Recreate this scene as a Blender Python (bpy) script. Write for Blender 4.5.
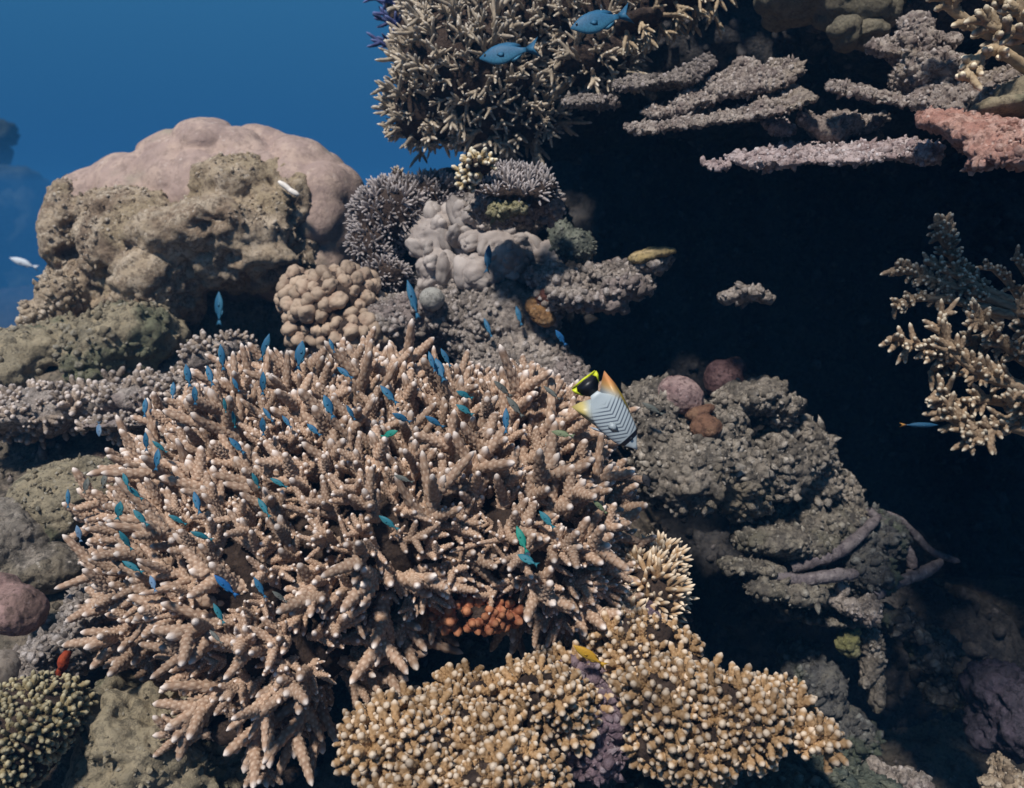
import bpy, math, random
import numpy as np
from mathutils import Vector, Matrix, Quaternion
R = math.radians
SC = bpy.context.scene
for o in list(bpy.data.objects): bpy.data.objects.remove(o)
random.seed(7)
RNG = np.random.default_rng(7)

# ------------------------------------------------------------------ camera, world, sun, exposure
PITCH = 12.0
FPX = 887.0
cam_d = bpy.data.cameras.new("camera")
cam_d.sensor_width = 36.0
cam_d.lens = FPX / 1024 * 36.0
cam_d.clip_start = 0.02
cam_d.clip_end = 1000
cam_d.dof.use_dof = True
cam_d.dof.focus_distance = 1.55
cam_d.dof.aperture_fstop = 4.5
cam = bpy.data.objects.new("camera", cam_d)
SC.collection.objects.link(cam)
cam.location = (0, 0, 0)
cam.rotation_euler = (R(90 - PITCH), 0, 0)
SC.camera = cam

SUN_TO = Vector((-0.25, -0.55, 0.83)).normalized()          # direction towards the sun
elev = math.asin(SUN_TO.z)
azim = math.atan2(SUN_TO.x, SUN_TO.y)
world = bpy.data.worlds.new("World")
SC.world = world
world.use_nodes = True
wn, wl = world.node_tree.nodes, world.node_tree.links
wn.clear()
wout = wn.new("ShaderNodeOutputWorld")
wbg = wn.new("ShaderNodeBackground")
wbg.inputs[1].default_value = 1.0
sky = wn.new("ShaderNodeTexSky")
sky.sky_type = 'NISHITA'
sky.sun_disc = False
sky.sun_elevation = elev
sky.sun_rotation = azim
wtc = wn.new("ShaderNodeTexCoord")
wsep = wn.new("ShaderNodeSeparateXYZ")
wl.new(wtc.outputs["Generated"], wsep.inputs[0])
wmap = wn.new("ShaderNodeMapRange")
wmap.inputs[1].default_value = -1; wmap.inputs[2].default_value = 1
wl.new(wsep.outputs[2], wmap.inputs[0])
wr = wn.new("ShaderNodeValToRGB")                             # the water seen along each direction
els = wr.color_ramp.elements
els[0].position = 0.0;  els[0].color = (0.001, 0.006, 0.025, 1)
els[1].position = 0.44; els[1].color = (0.0030, 0.036, 0.080, 1)
for p, c in ((0.48, (0.006, 0.056, 0.130, 1)), (0.53, (0.015, 0.088, 0.225, 1)), (0.60, (0.026, 0.128, 0.28, 1)), (0.80, (0.026, 0.11, 0.24, 1)), (1.0, (0.035, 0.12, 0.24, 1))):
    e = els.new(p); e.color = c
wl.new(wmap.outputs[0], wr.inputs[0])
wst = wn.new("ShaderNodeMapRange")                            # surface daylight coming down through the water
wst.interpolation_type = 'SMOOTHSTEP'
wst.inputs[1].default_value = 0.35; wst.inputs[2].default_value = 0.95
wst.inputs[3].default_value = 0.0; wst.inputs[4].default_value = 0.05
wl.new(wsep.outputs[2], wst.inputs[0])
wmul = wn.new("ShaderNodeMix"); wmul.data_type = 'RGBA'; wmul.blend_type = 'MULTIPLY'; wmul.inputs[0].default_value = 1
wl.new(sky.outputs[0], wmul.inputs[6]); wmul.inputs[7].default_value = (0.7, 0.9, 1.0, 1)
wsc = wn.new("ShaderNodeVectorMath"); wsc.operation = 'SCALE'
wl.new(wmul.outputs[2], wsc.inputs[0]); wl.new(wst.outputs[0], wsc.inputs[3])
wadd = wn.new("ShaderNodeVectorMath"); wadd.operation = 'ADD'
wl.new(wr.outputs[0], wadd.inputs[0]); wl.new(wsc.outputs[0], wadd.inputs[1])
wl.new(wadd.outputs[0], wbg.inputs[0])
wl.new(wbg.outputs[0], wout.inputs[0])

sun_d = bpy.data.lights.new("sun", 'SUN')
sun_d.energy = 4.5
sun_d.angle = R(5.0)
sun_d.color = (1.0, 0.94, 0.86)
sun = bpy.data.objects.new("sun", sun_d)
SC.collection.objects.link(sun)
sun.rotation_euler = SUN_TO.to_track_quat('Z', 'Y').to_euler()

SC.view_settings.view_transform = 'Standard'
SC.view_settings.look = 'None'
SC.view_settings.exposure = 0.0
SC.view_settings.gamma = 1.0
SC.view_settings.use_curve_mapping = False
SC.render.engine = 'CYCLES'
SC.cycles.use_denoising = True
SC.cycles.max_bounces = 5
SC.cycles.diffuse_bounces = 3
SC.cycles.volume_bounces = 1

# ------------------------------------------------------------------ places
cth, sth = math.cos(R(PITCH)), math.sin(R(PITCH))
CX = np.array([1.0, 0, 0]); CU = np.array([0, sth, cth]); CF = np.array([0, cth, -sth])
def P(px, py, d):
    return d * CF + d * (px - 512) / FPX * CX + d * (394 - py) / FPX * CU
def toward_cam(p):
    v = -np.asarray(p); return v / np.linalg.norm(v)

# ------------------------------------------------------------------ noise
def _h(ix, iy, iz, s):
    with np.errstate(over='ignore'):
        h = (ix.astype(np.int64) * 374761393 + iy.astype(np.int64) * 668265263 + iz.astype(np.int64) * 2147483647 + s * 974634777) & 0xffffffff
        h = ((h ^ (h >> 13)) * 1274126177) & 0xffffffff
        h = ((h ^ (h >> 16)) * 2246822519) & 0xffffffff
        h = h ^ (h >> 15)
    return (h & 0xffffff) / float(0xffffff)
def vnoise(p, s=0):
    i = np.floor(p).astype(np.int64); f = p - i; f = f * f * (3 - 2 * f)
    r = 0
    for a in (0, 1):
        for b in (0, 1):
            for c in (0, 1):
                w = (f[:, 0] if a else 1 - f[:, 0]) * (f[:, 1] if b else 1 - f[:, 1]) * (f[:, 2] if c else 1 - f[:, 2])
                r = r + w * _h(i[:, 0] + a, i[:, 1] + b, i[:, 2] + c, s)
    return r * 2 - 1
def fbm(p, o=4, s=0):
    r = np.zeros(len(p)); a = 1.0; t = 0
    for k in range(o):
        r += a * vnoise(p * 2.03 ** k + 17.3 * k, s + k); t += a; a *= 0.52
    return r / t
def worley(p, s=0):
    i = np.floor(p).astype(np.int64); best = np.full(len(p), 9.0)
    for a in (-1, 0, 1):
        for b in (-1, 0, 1):
            for c in (-1, 0, 1):
                x, y, z = i[:, 0] + a, i[:, 1] + b, i[:, 2] + c
                q = (x + _h(x, y, z, s) - p[:, 0]) ** 2 + (y + _h(x, y, z, s + 1) - p[:, 1]) ** 2 + (z + _h(x, y, z, s + 2) - p[:, 2]) ** 2
                best = np.minimum(best, q)
    return np.sqrt(best)
def knobs(p, s=0):
    w = worley(p, s)
    return np.sqrt(np.clip(1 - (w / 0.75) ** 2, 0, 1))

# ------------------------------------------------------------------ meshes
def mk_mesh(name, V, F, vc=None, smooth=True):
    V = np.ascontiguousarray(V, dtype=np.float32); F = np.asarray(F, dtype=np.int32)
    k = F.shape[1]
    me = bpy.data.meshes.new(name)
    me.vertices.add(len(V)); me.vertices.foreach_set("co", V.ravel())
    me.loops.add(F.size); me.loops.foreach_set("vertex_index", F.ravel())
    me.polygons.add(len(F))
    me.polygons.foreach_set("loop_start", np.arange(0, F.size, k, dtype=np.int32))
    if smooth: me.polygons.foreach_set("use_smooth", np.ones(len(F), dtype=bool))
    if vc is not None:
        at = me.attributes.new("vc", 'FLOAT_COLOR', 'POINT')
        c = np.ones((len(V), 4), dtype=np.float32); c[:, :3] = vc
        at.data.foreach_set("color", c.ravel())
    me.update(calc_edges=True)
    return me
def vnormals(V, F):
    n = np.zeros_like(V)
    if F.shape[1] == 4: T = np.vstack((F[:, :3], F[:, [0, 2, 3]]))
    else: T = F
    fn = np.cross(V[T[:, 1]] - V[T[:, 0]], V[T[:, 2]] - V[T[:, 0]])
    for k in range(3):
        for c in range(3):
            n[:, c] += np.bincount(T[:, k], weights=fn[:, c], minlength=len(V))
    return n / (np.linalg.norm(n, axis=1, keepdims=True) + 1e-12)
def smooth_v(V, F, it, k=0.5):
    e = np.vstack([F[:, [i, (i + 1) % F.shape[1]]] for i in range(F.shape[1])])
    e = np.vstack((e, e[:, ::-1]))
    cnt = np.bincount(e[:, 0], minlength=len(V))[:, None] + 1e-9
    for _ in range(it):
        s = np.stack([np.bincount(e[:, 0], weights=V[e[:, 1], c], minlength=len(V)) for c in range(3)], 1)
        V = V * (1 - k) + k * s / cnt
    return V
import bmesh
def ico(sub=3):
    bm = bmesh.new(); bmesh.ops.create_icosphere(bm, subdivisions=sub, radius=1.0)
    V = np.array([v.co[:] for v in bm.verts]); F = np.array([[v.index for v in f.verts] for f in bm.faces]); bm.free()
    return V, F
ICO = {k: ico(k) for k in (1, 2, 3, 4)}
def ell(px, py, d, rx, ry, rd, roll=0, tilt=0):
    """an ellipsoid: centre at depth d, radii rx, ry given at that depth, rd in metres, turned by roll and leant by tilt"""
    V = ICO[3][0] * np.array([rx * d / FPX, rd, ry * d / FPX])
    a = R(tilt); V = V @ np.array([[1, 0, 0], [0, math.cos(a), math.sin(a)], [0, -math.sin(a), math.cos(a)]])
    a = R(roll); V = V @ np.array([[math.cos(a), 0, math.sin(a)], [0, 1, 0], [-math.sin(a), 0, math.cos(a)]])
    return P(px, py, d) + V[:, :1] * CX + V[:, 1:2] * CF + V[:, 2:] * CU
def stem(px, py, d, rx, ry, rd):
    """an ellipsoid whose long axis runs away from the viewer's side, into the rock behind"""
    r = P(px, py, 1.0); r = r / np.linalg.norm(r); a = np.cross(r, [0, 0, 1.0]); a /= np.linalg.norm(a); b = np.cross(a, r)
    V = ICO[3][0] * np.array([rx * d / FPX, rd, ry * d / FPX])
    return P(px, py, d) + V[:, :1] * a + V[:, 1:2] * r + V[:, 2:] * b
def world_ell(c, r):
    return ICO[3][0] * np.array(r) + np.array(c)
def union(ells, voxel, smooth=4):
    Vs, Fs, n = [], [], 0
    for e in ells:
        V = ell(*e) if not isinstance(e, np.ndarray) else e
        Vs.append(V); Fs.append(ICO[3][1] + n); n += len(V)
    me = mk_mesh("tmp", np.vstack(Vs), np.vstack(Fs))
    ob = bpy.data.objects.new("tmp", me); SC.collection.objects.link(ob)
    m = ob.modifiers.new("r", 'REMESH'); m.mode = 'VOXEL'; m.voxel_size = voxel; m.adaptivity = 0
    dg = bpy.context.evaluated_depsgraph_get(); ev = ob.evaluated_get(dg); em = ev.to_mesh()
    V = np.zeros(len(em.vertices) * 3); em.vertices.foreach_get("co", V); V = V.reshape(-1, 3)
    F = np.zeros(len(em.loops), dtype=np.int32); em.loops.foreach_get("vertex_index", F); F = F.reshape(-1, 4)
    ev.to_mesh_clear(); bpy.data.objects.remove(ob); bpy.data.meshes.remove(me)
    if smooth: V = smooth_v(V, F, smooth)
    return V, F
def rough(V, F, low=0.04, lowf=5, kn=0.012, knf=30, fine=0.004, finef=90, pit=0.0, pitf=14, seed=0):
    n = vnormals(V, F)
    if low: V = V + n * (low * fbm(V * lowf, 4, seed))[:, None]
    n = vnormals(V, F)
    d = np.zeros(len(V))
    if kn:
        m = np.clip(0.55 + 1.2 * fbm(V * knf * 0.2, 2, seed + 5), 0.1, 1.2)
        w = V + 0.25 / knf * np.stack([vnoise(V * knf * 0.7, seed + 30 + k) for k in range(3)], 1)
        d += kn * m * (knobs(w * knf, seed + 9) - 0.5)
        d += 0.45 * kn * (knobs(w * knf * 2.3, seed + 12) - 0.5)
    if fine: d += fine * fbm(V * finef, 3, seed + 20)
    if pit: d -= pit * np.clip(fbm(V * pitf, 3, seed + 40) - 0.12, 0, 1) * 3
    return V + n * d[:, None]

# ------------------------------------------------------------------ materials
def nt(name):
    m = bpy.data.materials.new(name); m.use_nodes = True
    t = m.node_tree; b = t.nodes["Principled BSDF"]
    return m, t, b
def mixn(t, fac, a, b, blend='MIX'):
    n = t.nodes.new("ShaderNodeMix"); n.data_type = 'RGBA'; n.blend_type = blend
    for k, v in ((0, fac), (6, a), (7, b)):
        if isinstance(v, (int, float)): n.inputs[k].default_value = v
        elif isinstance(v, tuple): n.inputs[k].default_value = (*v[:3], 1)
        else: t.links.new(v, n.inputs[k])
    return n.outputs[2]
def noisen(t, vec, scale, detail=4, rough_=0.6):
    n = t.nodes.new("ShaderNodeTexNoise"); n.inputs["Scale"].default_value = scale
    n.inputs["Detail"].default_value = detail; n.inputs["Roughness"].default_value = rough_
    t.links.new(vec, n.inputs["Vector"]); return n.outputs["Fac"]
def rng_(t, v, a, b, c=0.0, d=1.0, smooth=True):
    n = t.nodes.new("ShaderNodeMapRange"); n.interpolation_type = 'SMOOTHSTEP' if smooth else 'LINEAR'
    n.inputs[1].default_value = a; n.inputs[2].default_value = b; n.inputs[3].default_value = c; n.inputs[4].default_value = d
    t.links.new(v, n.inputs[0]); return n.outputs[0]
def bumpn(t, h, strength, dist, prev=None):
    n = t.nodes.new("ShaderNodeBump"); n.inputs["Strength"].default_value = strength; n.inputs["Distance"].default_value = dist
    t.links.new(h, n.inputs["Height"])
    if prev is not None: t.links.new(prev, n.inputs["Normal"])
    return n.outputs[0]
def rock_mat(name, a, b, c, pale=(0.5, 0.45, 0.4), s=1.0, pale_amt=0.5, bump=1.0, patch=None, dark=None):
    m, t, bs = nt(name)
    tc = t.nodes.new("ShaderNodeTexCoord").outputs["Object"]
    col = mixn(t, rng_(t, noisen(t, tc, 7 * s, 5, 0.65), 0.38, 0.62), a, b)
    col = mixn(t, rng_(t, noisen(t, tc, 23 * s, 5, 0.7), 0.45, 0.62), col, c)
    if patch: col = mixn(t, rng_(t, noisen(t, tc, 4.3 * s, 3, 0.6), 0.52, 0.6), col, patch)
    v = t.nodes.new("ShaderNodeTexVoronoi"); v.inputs["Scale"].default_value = 95 * s; t.links.new(tc, v.inputs["Vector"])
    sp = rng_(t, v.outputs["Distance"], 0.45, 0.1, 0, 1)
    n2 = rng_(t, noisen(t, tc, 40 * s, 3, 0.7), 0.5, 0.68, 0, pale_amt)
    mul = t.nodes.new("ShaderNodeMath"); mul.operation = 'MULTIPLY'; t.links.new(sp, mul.inputs[0]); t.links.new(n2, mul.inputs[1])
    col = mixn(t, mul.outputs[0], col, pale)
    at = t.nodes.new("ShaderNodeAttribute"); at.attribute_name = "vc"
    sv = t.nodes.new("ShaderNodeSeparateColor"); t.links.new(at.outputs["Color"], sv.inputs[0])
    col = mixn(t, rng_(t, sv.outputs[1], .2, 1.0, 0, .5), col, dark or tuple(x * 0.35 for x in b))
    col = mixn(t, rng_(t, sv.outputs[0], .15, .9, 0, .95), col, pale)  # paler knob tops: sun from above put into the colour
    dk = rng_(t, noisen(t, tc, 62 * s, 4, 0.75), 0.38, 0.52, 0.30, 1.0)
    col = mixn(t, dk, dark or tuple(x * 0.45 for x in b), col)
    t.links.new(col, bs.inputs["Base Color"])
    bs.inputs["Roughness"].default_value = 0.85
    bs.inputs["Specular IOR Level"].default_value = 0.15
    n = bumpn(t, noisen(t, tc, 130 * s, 6, 0.75), 1.0 * bump, 0.010)
    n = bumpn(t, v.outputs["Distance"], 0.5 * bump, 0.004, n)
    t.links.new(n, bs.inputs["Normal"])
    return m
def coral_mat(name, base, base2, tip, knob, tip0=0.72, tip1=0.98, kamt=0.55, var=0.25, root=None):
    m, t, bs = nt(name)
    tc = t.nodes.new("ShaderNodeTexCoord").outputs["Object"]
    at = t.nodes.new("ShaderNodeAttribute"); at.attribute_name = "vc"
    sp = t.nodes.new("ShaderNodeSeparateColor"); t.links.new(at.outputs["Color"], sp.inputs[0])
    oi = t.nodes.new("ShaderNodeObjectInfo")
    col = mixn(t, rng_(t, noisen(t, tc, 45, 3), 0.35, 0.65), base, base2)
    if root: col = mixn(t, rng_(t, sp.outputs[0], 0.0, 0.5), root, col)
    col = mixn(t, rng_(t, sp.outputs[1], 0, 1, 0, kamt, False), col, knob)
    col = mixn(t, rng_(t, sp.outputs[0], tip0, tip1), col, tip)
    hv = t.nodes.new("ShaderNodeHueSaturation"); hv.inputs["Saturation"].default_value = 1.0
    t.links.new(rng_(t, oi.outputs["Random"], 0, 1, 1 - var, 1 + var, False), hv.inputs["Value"]); t.links.new(col, hv.inputs["Color"])
    t.links.new(hv.outputs[0], bs.inputs["Base Color"])
    bs.inputs["Roughness"].default_value = 0.65; bs.inputs["Specular IOR Level"].default_value = 0.25
    t.links.new(bumpn(t, noisen(t, tc, 420, 3, 0.7), 0.5, 0.002), bs.inputs["Normal"])
    return m
def plain_mat(name, c, rough_=0.5, var=0.12, s=60, c2=None, spec=0.4):
    m, t, bs = nt(name)
    tc = t.nodes.new("ShaderNodeTexCoord").outputs["Object"]
    col = mixn(t, rng_(t, noisen(t, tc, s, 3), 0.35, 0.65), tuple(x * (1 - var) for x in c), c2 or tuple(min(1, x * (1 + var)) for x in c))
    t.links.new(col, bs.inputs["Base Color"]); bs.inputs["Roughness"].default_value = rough_; bs.inputs["Specular IOR Level"].default_value = spec
    return m

# ------------------------------------------------------------------ objects
def link(o): SC.collection.objects.link(o); return o
def tag(o, label=None, cat=None, group=None, kind=None):
    if label: o["label"] = label
    if cat: o["category"] = cat
    if group: o["group"] = group
    if kind: o["kind"] = kind
    return o
def empty(name, loc, label, cat, group=None):
    o = bpy.data.objects.new(name, None); o.empty_display_size = 0.05; o.location = loc
    return tag(link(o), label, cat, group)
def part(name, V, F, mat, parent=None, vc=None, kind=None, origin=None, smooth=True, label=None):
    """links V, F (world metres) as one mesh object, relative to its parent's origin"""
    if origin is None: origin = np.array(parent.location) if parent else V.mean(0)
    me = mk_mesh(name, V - origin, F, vc, smooth); me.materials.append(mat)
    o = link(bpy.data.objects.new(name, me))
    if parent: o.parent = parent
    else: o.location = origin
    if kind: o["kind"] = kind
    if label: o["label"] = label
    return o

# fingers of coral: tapered, bent, studded with cups -------------------------------------------
def finger(p0, dirv, L, r0, r1, rings=16, segs=10, bump=0.14, bend=None, tipat=1.0, t0=0.0, rr=RNG):
    dirv = dirv / np.linalg.norm(dirv)
    a = np.cross(dirv, [0.3, 0.5, 0.81]); a /= np.linalg.norm(a); b = np.cross(dirv, a)
    if bend is None: bend = (rr.normal(size=3)) * 0.10
    V, C = [], []
    ph = rr.uniform(0, 6.28)
    for i in range(rings + 1):
        t = i / rings
        te = 1 - 2.3 / rings
        if t > te: prof = math.sqrt(max(0.0, 1 - ((t - te) / (1 - te)) ** 2 * 0.95))
        else: prof = 1
        r = (r0 + (r1 - r0) * t) * prof
        c = p0 + dirv * L * t + bend * L * t * t
        for j in range(segs):
            an = 2 * math.pi * j / segs + ph
            k = 1.0 if (i % 2 == 1 and (j + i // 2) % 2 == 0) else 0.0
            kk = k * (1.0 if t <= 1 - 2.3 / rings else 0.3)
            rrr = r * (1 - bump * 0.3 + bump * 1.35 * kk * (1 + 0.5 * rr.uniform(-1, 1)))
            V.append(c + (a * math.cos(an) + b * math.sin(an)) * rrr + dirv * (r * bump * kk * 1.3))
            C.append((t0 + (tipat - t0) * t, kk, 0))
    V.append(p0 + dirv * L * 1.0 + bend * L + dirv * r1 * 0.12); C.append((tipat, 0, 0))
    F = []
    for i in range(rings):
        for j in range(segs):
            q = i * segs + j; q2 = i * segs + (j + 1) % segs; u = q + segs; u2 = q2 + segs
            if (i + j) % 2 == 0: F += [(q, q2, u), (q2, u2, u)]
            else: F += [(q, q2, u2), (q, u2, u)]
    top = rings * segs
    for j in range(segs): F.append((top + j, top + (j + 1) % segs, len(V) - 1))
    return np.array(V), np.array(F), np.array(C)
def join(parts):
    V, F, C, n = [], [], [], 0
    for v, f, c in parts:
        V.append(v); F.append(f + n); C.append(c); n += len(v)
    return np.vstack(V), np.vstack(F), np.vstack(C)
def rot_to(z, spin):
    q = Vector((0, 0, 1)).rotation_difference(Vector(z)) @ Quaternion((0, 0, 1), spin)
    return q
def sprig(n_side, L, r0, r1, side=0.55, ang=(32, 62), rings=15, segs=10, bump=0.15, rr=RNG, start=0.25, end=0.85, flat=0.0):
    """one stem with shorter fingers leaving it all round, pointing up z"""
    ps = []
    bend = np.array([rr.normal() * .08, rr.normal() * .08, 0])
    ps.append(finger(np.zeros(3), np.array([0, 0, 1.0]), L, r0, r1, rings + 4, segs, bump, bend=bend, rr=rr))
    for k in range(n_side):
        t = start + (end - start) * (k + rr.uniform(0, .6)) / max(1, n_side)
        az = k * 2.4 + rr.uniform(-.4, .4); an = R(rr.uniform(*ang))
        d = np.array([math.cos(az) * math.sin(an), math.sin(az) * math.sin(an) * (1 - flat), math.cos(an)])
        p = np.array([0, 0, L * t]) + bend * L * t * t
        l = L * side * rr.uniform(0.7, 1.15) * (1.15 - 0.4 * t)
        ps.append(finger(p, d, l, r0 * 0.86, r1 * 0.92, rings - 3, segs, bump, bend=np.array([0, 0, .18]) + rr.normal(size=3) * .06, t0=0.1, rr=rr))
    return join(ps)
def tuft(n, L, r0, r1, spread=48, rings=8, segs=8, bump=0.12, rr=RNG):
    """a bunch of stubby fingers out of one foot"""
    ps = []
    for k in range(n):
        f = math.sqrt((k + .3) / n); an = R(spread * f); az = k * 2.4 + rr.uniform(-.3, .3)
        d = np.array([math.cos(az) * math.sin(an), math.sin(az) * math.sin(an), math.cos(an)])
        ps.append(finger(d * L * 0.1, d, L * rr.uniform(.8, 1.12) * (1 - .12 * f), r0, r1 * rr.uniform(.85, 1.15), rings, segs, bump, bend=rr.normal(size=3) * .07, rr=rr))
    return join(ps)
def lobe(rr=RNG, elong=1.0, sub=3):
    V, F = ICO[sub]
    o_ = rr.uniform(0, 50)
    V = V * np.array([rr.uniform(.8, 1.3), 1, elong]) * (1 + 0.16 * fbm(V * 1.2 + o_, 2, 3) + .30 * (knobs(V * 1.15 + o_, 6) - .5) + .05 * fbm(V * 6 + o_, 2, 8))[:, None]
    t = (V[:, 2] / elong + 1) / 2
    return V, F, np.stack([t, knobs(V * 7 + rr.uniform(0, 9), 2) * .6, t * 0], 1)

def sample(V, F, n, spacing, keep, rr=RNG, up=None):
    T = np.vstack((F[:, :3], F[:, [0, 2, 3]])) if F.shape[1] == 4 else F
    A, B, C = V[T[:, 0]], V[T[:, 1]], V[T[:, 2]]
    cr = np.cross(B - A, C - A); ar = np.linalg.norm(cr, axis=1)
    nv = vnormals(V, F)
    idx = rr.choice(len(T), size=n * 14, p=ar / ar.sum())
    u, v = rr.random(len(idx)), rr.random(len(idx)); s = u + v > 1; u[s] = 1 - u[s]; v[s] = 1 - v[s]
    pts = A[idx] + (B - A)[idx] * u[:, None] + (C - A)[idx] * v[:, None]
    nn = nv[T[idx, 0]]
    cd = -pts / np.linalg.norm(pts, axis=1, keepdims=True)
    m = (nn * cd).sum(1) > keep
    pts, nn = pts[m], nn[m]
    cells = {}; out = []
    for k in range(len(pts)):
        p = pts[k]; c = tuple((p // spacing).astype(int)); ok = True
        for a in (-1, 0, 1):
            for b in (-1, 0, 1):
                for e in (-1, 0, 1):
                    for q in cells.get((c[0] + a, c[1] + b, c[2] + e), ()):
                        if ((pts[q] - p) ** 2).sum() < spacing * spacing: ok = False; break
                    if not ok: break
                if not ok: break
            if not ok: break
        if ok:
            cells.setdefault(c, []).append(k); out.append(k)
            if len(out) >= n: break
    return pts[out], nn[out]

def variants(fn, n):
    out = []
    for k in range(n):
        rr = np.random.default_rng(1000 + k * 7 + len(out))
        out.append(fn(rr))
    return out
_mesh_cache = {}
def colony(name, label, cat, ells, voxel, var, vkey, mat, base_mat, spacing=0.03, nmax=300, up=0.25, upv=(0, 0, 1), jitter=0.25, scale=(0.8, 1.2),
           keep=-0.3, sink=0.01, seed=1, group=None, pname="branch", extra=0, extra_scale=0.7, base_name="base", base_rough=None, rough_core=0, keepfn=None, dirfn=None, nparts=300):
    rr = np.random.default_rng(seed)
    V, F = union(ells, voxel)
    if rough_core: V = V + vnormals(V, F) * (rough_core * fbm(V * 14, 2, seed))[:, None]
    root = empty(name, V.mean(0) * [1, 1, 0] + [0, 0, V[:, 2].min()], label, cat, group)
    Vb = rough(V, F, **(base_rough or dict(low=.01, lowf=9, kn=.008, knf=55, fine=.003, seed=seed)))
    part(base_name, Vb, F, base_mat, root)
    pts, nn = sample(V, F, nmax, spacing, keep, rr)
    if keepfn is not None:
        m = np.array([keepfn(p) for p in pts]); pts, nn = pts[m], nn[m]
    if vkey not in _mesh_cache:
        _mesh_cache[vkey] = []
        for v, f, c in var:
            _mesh_cache[vkey].append(mk_mesh(pname, v, f, c))
    meshes = []
    for me in _mesh_cache[vkey]:                               # the same shapes under this colony's own material
        key = (me.name, mat.name)
        if key not in _mesh_cache:
            c = me.copy(); c.materials.clear(); c.materials.append(mat); _mesh_cache[key] = c
        meshes.append(_mesh_cache[key])
    upv = np.array(upv, dtype=float)
    rl = np.array(root.location)
    order = np.argsort(np.linalg.norm(pts, axis=1)) if len(pts) > nparts else np.arange(len(pts))
    stuff = []
    for q, k in enumerate(order):
        d = nn[k] * (1 - up) + upv * up + rr.normal(size=3) * jitter * 0.5
        if dirfn is not None: d = dirfn(pts[k], d)
        d /= np.linalg.norm(d)
        s = rr.uniform(*scale); p = pts[k] - nn[k] * sink; sp = rr.uniform(0, 6.28); vi = int(rr.integers(len(var)))
        if q < nparts:
            o = bpy.data.objects.new(pname, meshes[vi]); link(o); o.parent = root
            o.location = p - rl; o.rotation_mode = 'QUATERNION'; o.rotation_quaternion = rot_to(d, sp); o.scale = (s, s, s)
        else: stuff.append((p, d, s, sp, vi))
    if extra:
        pe, ne = sample(V, F, extra, spacing * 0.62, keep, rr)
        if keepfn is not None:
            m = np.array([keepfn(p) for p in pe]); pe, ne = pe[m], ne[m]
        for k in range(len(pe)):
            d = ne[k] * (1 - up) + upv * up + rr.normal(size=3) * jitter * 0.9
            d /= np.linalg.norm(d)
            stuff.append((pe[k] - ne[k] * sink, d, rr.uniform(*scale) * extra_scale, rr.uniform(0, 6.28), int(rr.integers(len(var)))))
    if stuff:
        out = []
        for p, d, s, sp, vi in stuff:
            M = np.array(rot_to(d, sp).to_matrix()); v, f, c = var[vi]
            out.append((v @ M.T * s + p, f, c))
        v, f, c = join(out)
        part("small_" + pname + "es" if pname.endswith("ch") else "small_" + pname + "s", v, f, mat, root, vc=c, kind="stuff")
    return root

NUB = []
for _k in range(12):
    _r = np.random.default_rng(60 + _k); _V, _F = ICO[1]
    _v = _V * np.array([_r.uniform(.6, 1.3), _r.uniform(.6, 1.1), _r.uniform(.9, 2.0)]) * (1 + .38 * _r.uniform(-1, 1, (len(_V), 1)))
    NUB.append((_v, _F, np.stack([np.clip(_V[:, 2] * 1.3 - .1, 0, 1), _V[:, 2] * 0, _V[:, 2] * 0], 1)))  # pale knob tips, doubling as sunlit tops painted into the vertex colour
def crust(V, F, mat, parent, n, size, seed, keep=-.2, spacing=None, patchy=8, name="crust_knobs", vc=1.0, thr=-.25):
    rr = np.random.default_rng(seed)
    pts, nn = sample(V, F, n, spacing or size * 1.25, keep, rr)
    m = fbm(pts * patchy, 2, seed) > thr; pts, nn = pts[m], nn[m]
    out = []
    for p, q in zip(pts, nn):
        d = q + rr.normal(size=3) * .45; d /= np.linalg.norm(d)
        v, f, c = NUB[rr.integers(len(NUB))]
        cc = c.copy(); cc[:, 0] *= vc * rr.random() ** .8; cc[:, 1] = rr.random() ** 1.6
        out.append((v @ np.array(rot_to(d, rr.uniform(0, 6)).to_matrix()).T * size * (.30 + 1.15 * rr.random() ** 1.9) + p, f, cc))
    v, f, c = join(out)
    return part(name, v, f, mat, parent, vc=c, kind="stuff", origin=np.array(parent.location))
def rock(name, label, cat, ells, voxel, mat, smooth=4, group=None, kind=None, nub=0, nubn=900, **kw):
    V, F = union(ells, voxel, smooth)
    V = rough(V, F, **kw)
    o = part(name, V, F, mat, origin=np.array([V[:, 0].mean(), V[:, 1].mean(), V[:, 2].min()]))
    if nub: crust(V, F, mat, o, nubn, nub, kw.get('seed', 0))
    if kind: o["kind"] = kind; return o
    return tag(o, label, cat, group)

# ------------------------------------------------------------------ material set
M_slope = rock_mat("slope_rock", (.22, .19, .145), (.13, .11, .09), (.27, .22, .17), pale=(.5, .42, .38), patch=(.20, .15, .13))
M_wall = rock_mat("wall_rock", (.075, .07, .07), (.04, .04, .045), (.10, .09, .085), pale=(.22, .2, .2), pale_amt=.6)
M_rub = rock_mat("grey_rubble", (.42, .355, .31), (.20, .17, .15), (.50, .43, .38), pale=(.74, .66, .62), patch=(.33, .27, .25), pale_amt=1.0)
M_rubg = rock_mat("olive_rubble", (.30, .26, .215), (.12, .105, .09), (.40, .345, .29), pale=(.70, .63, .55), patch=(.26, .22, .165), pale_amt=1.0)
M_brown = rock_mat("dead_coral_brown", (.52, .41, .29), (.30, .22, .155), (.60, .49, .37), pale=(.80, .70, .58), patch=(.42, .33, .22), pale_amt=1.0, s=.9)
M_boul = rock_mat("algal_boulder", (.37, .31, .21), (.23, .20, .145), (.42, .35, .24), pale=(.5, .46, .38), patch=(.20, .20, .13), pale_amt=.4, s=.8)
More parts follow.
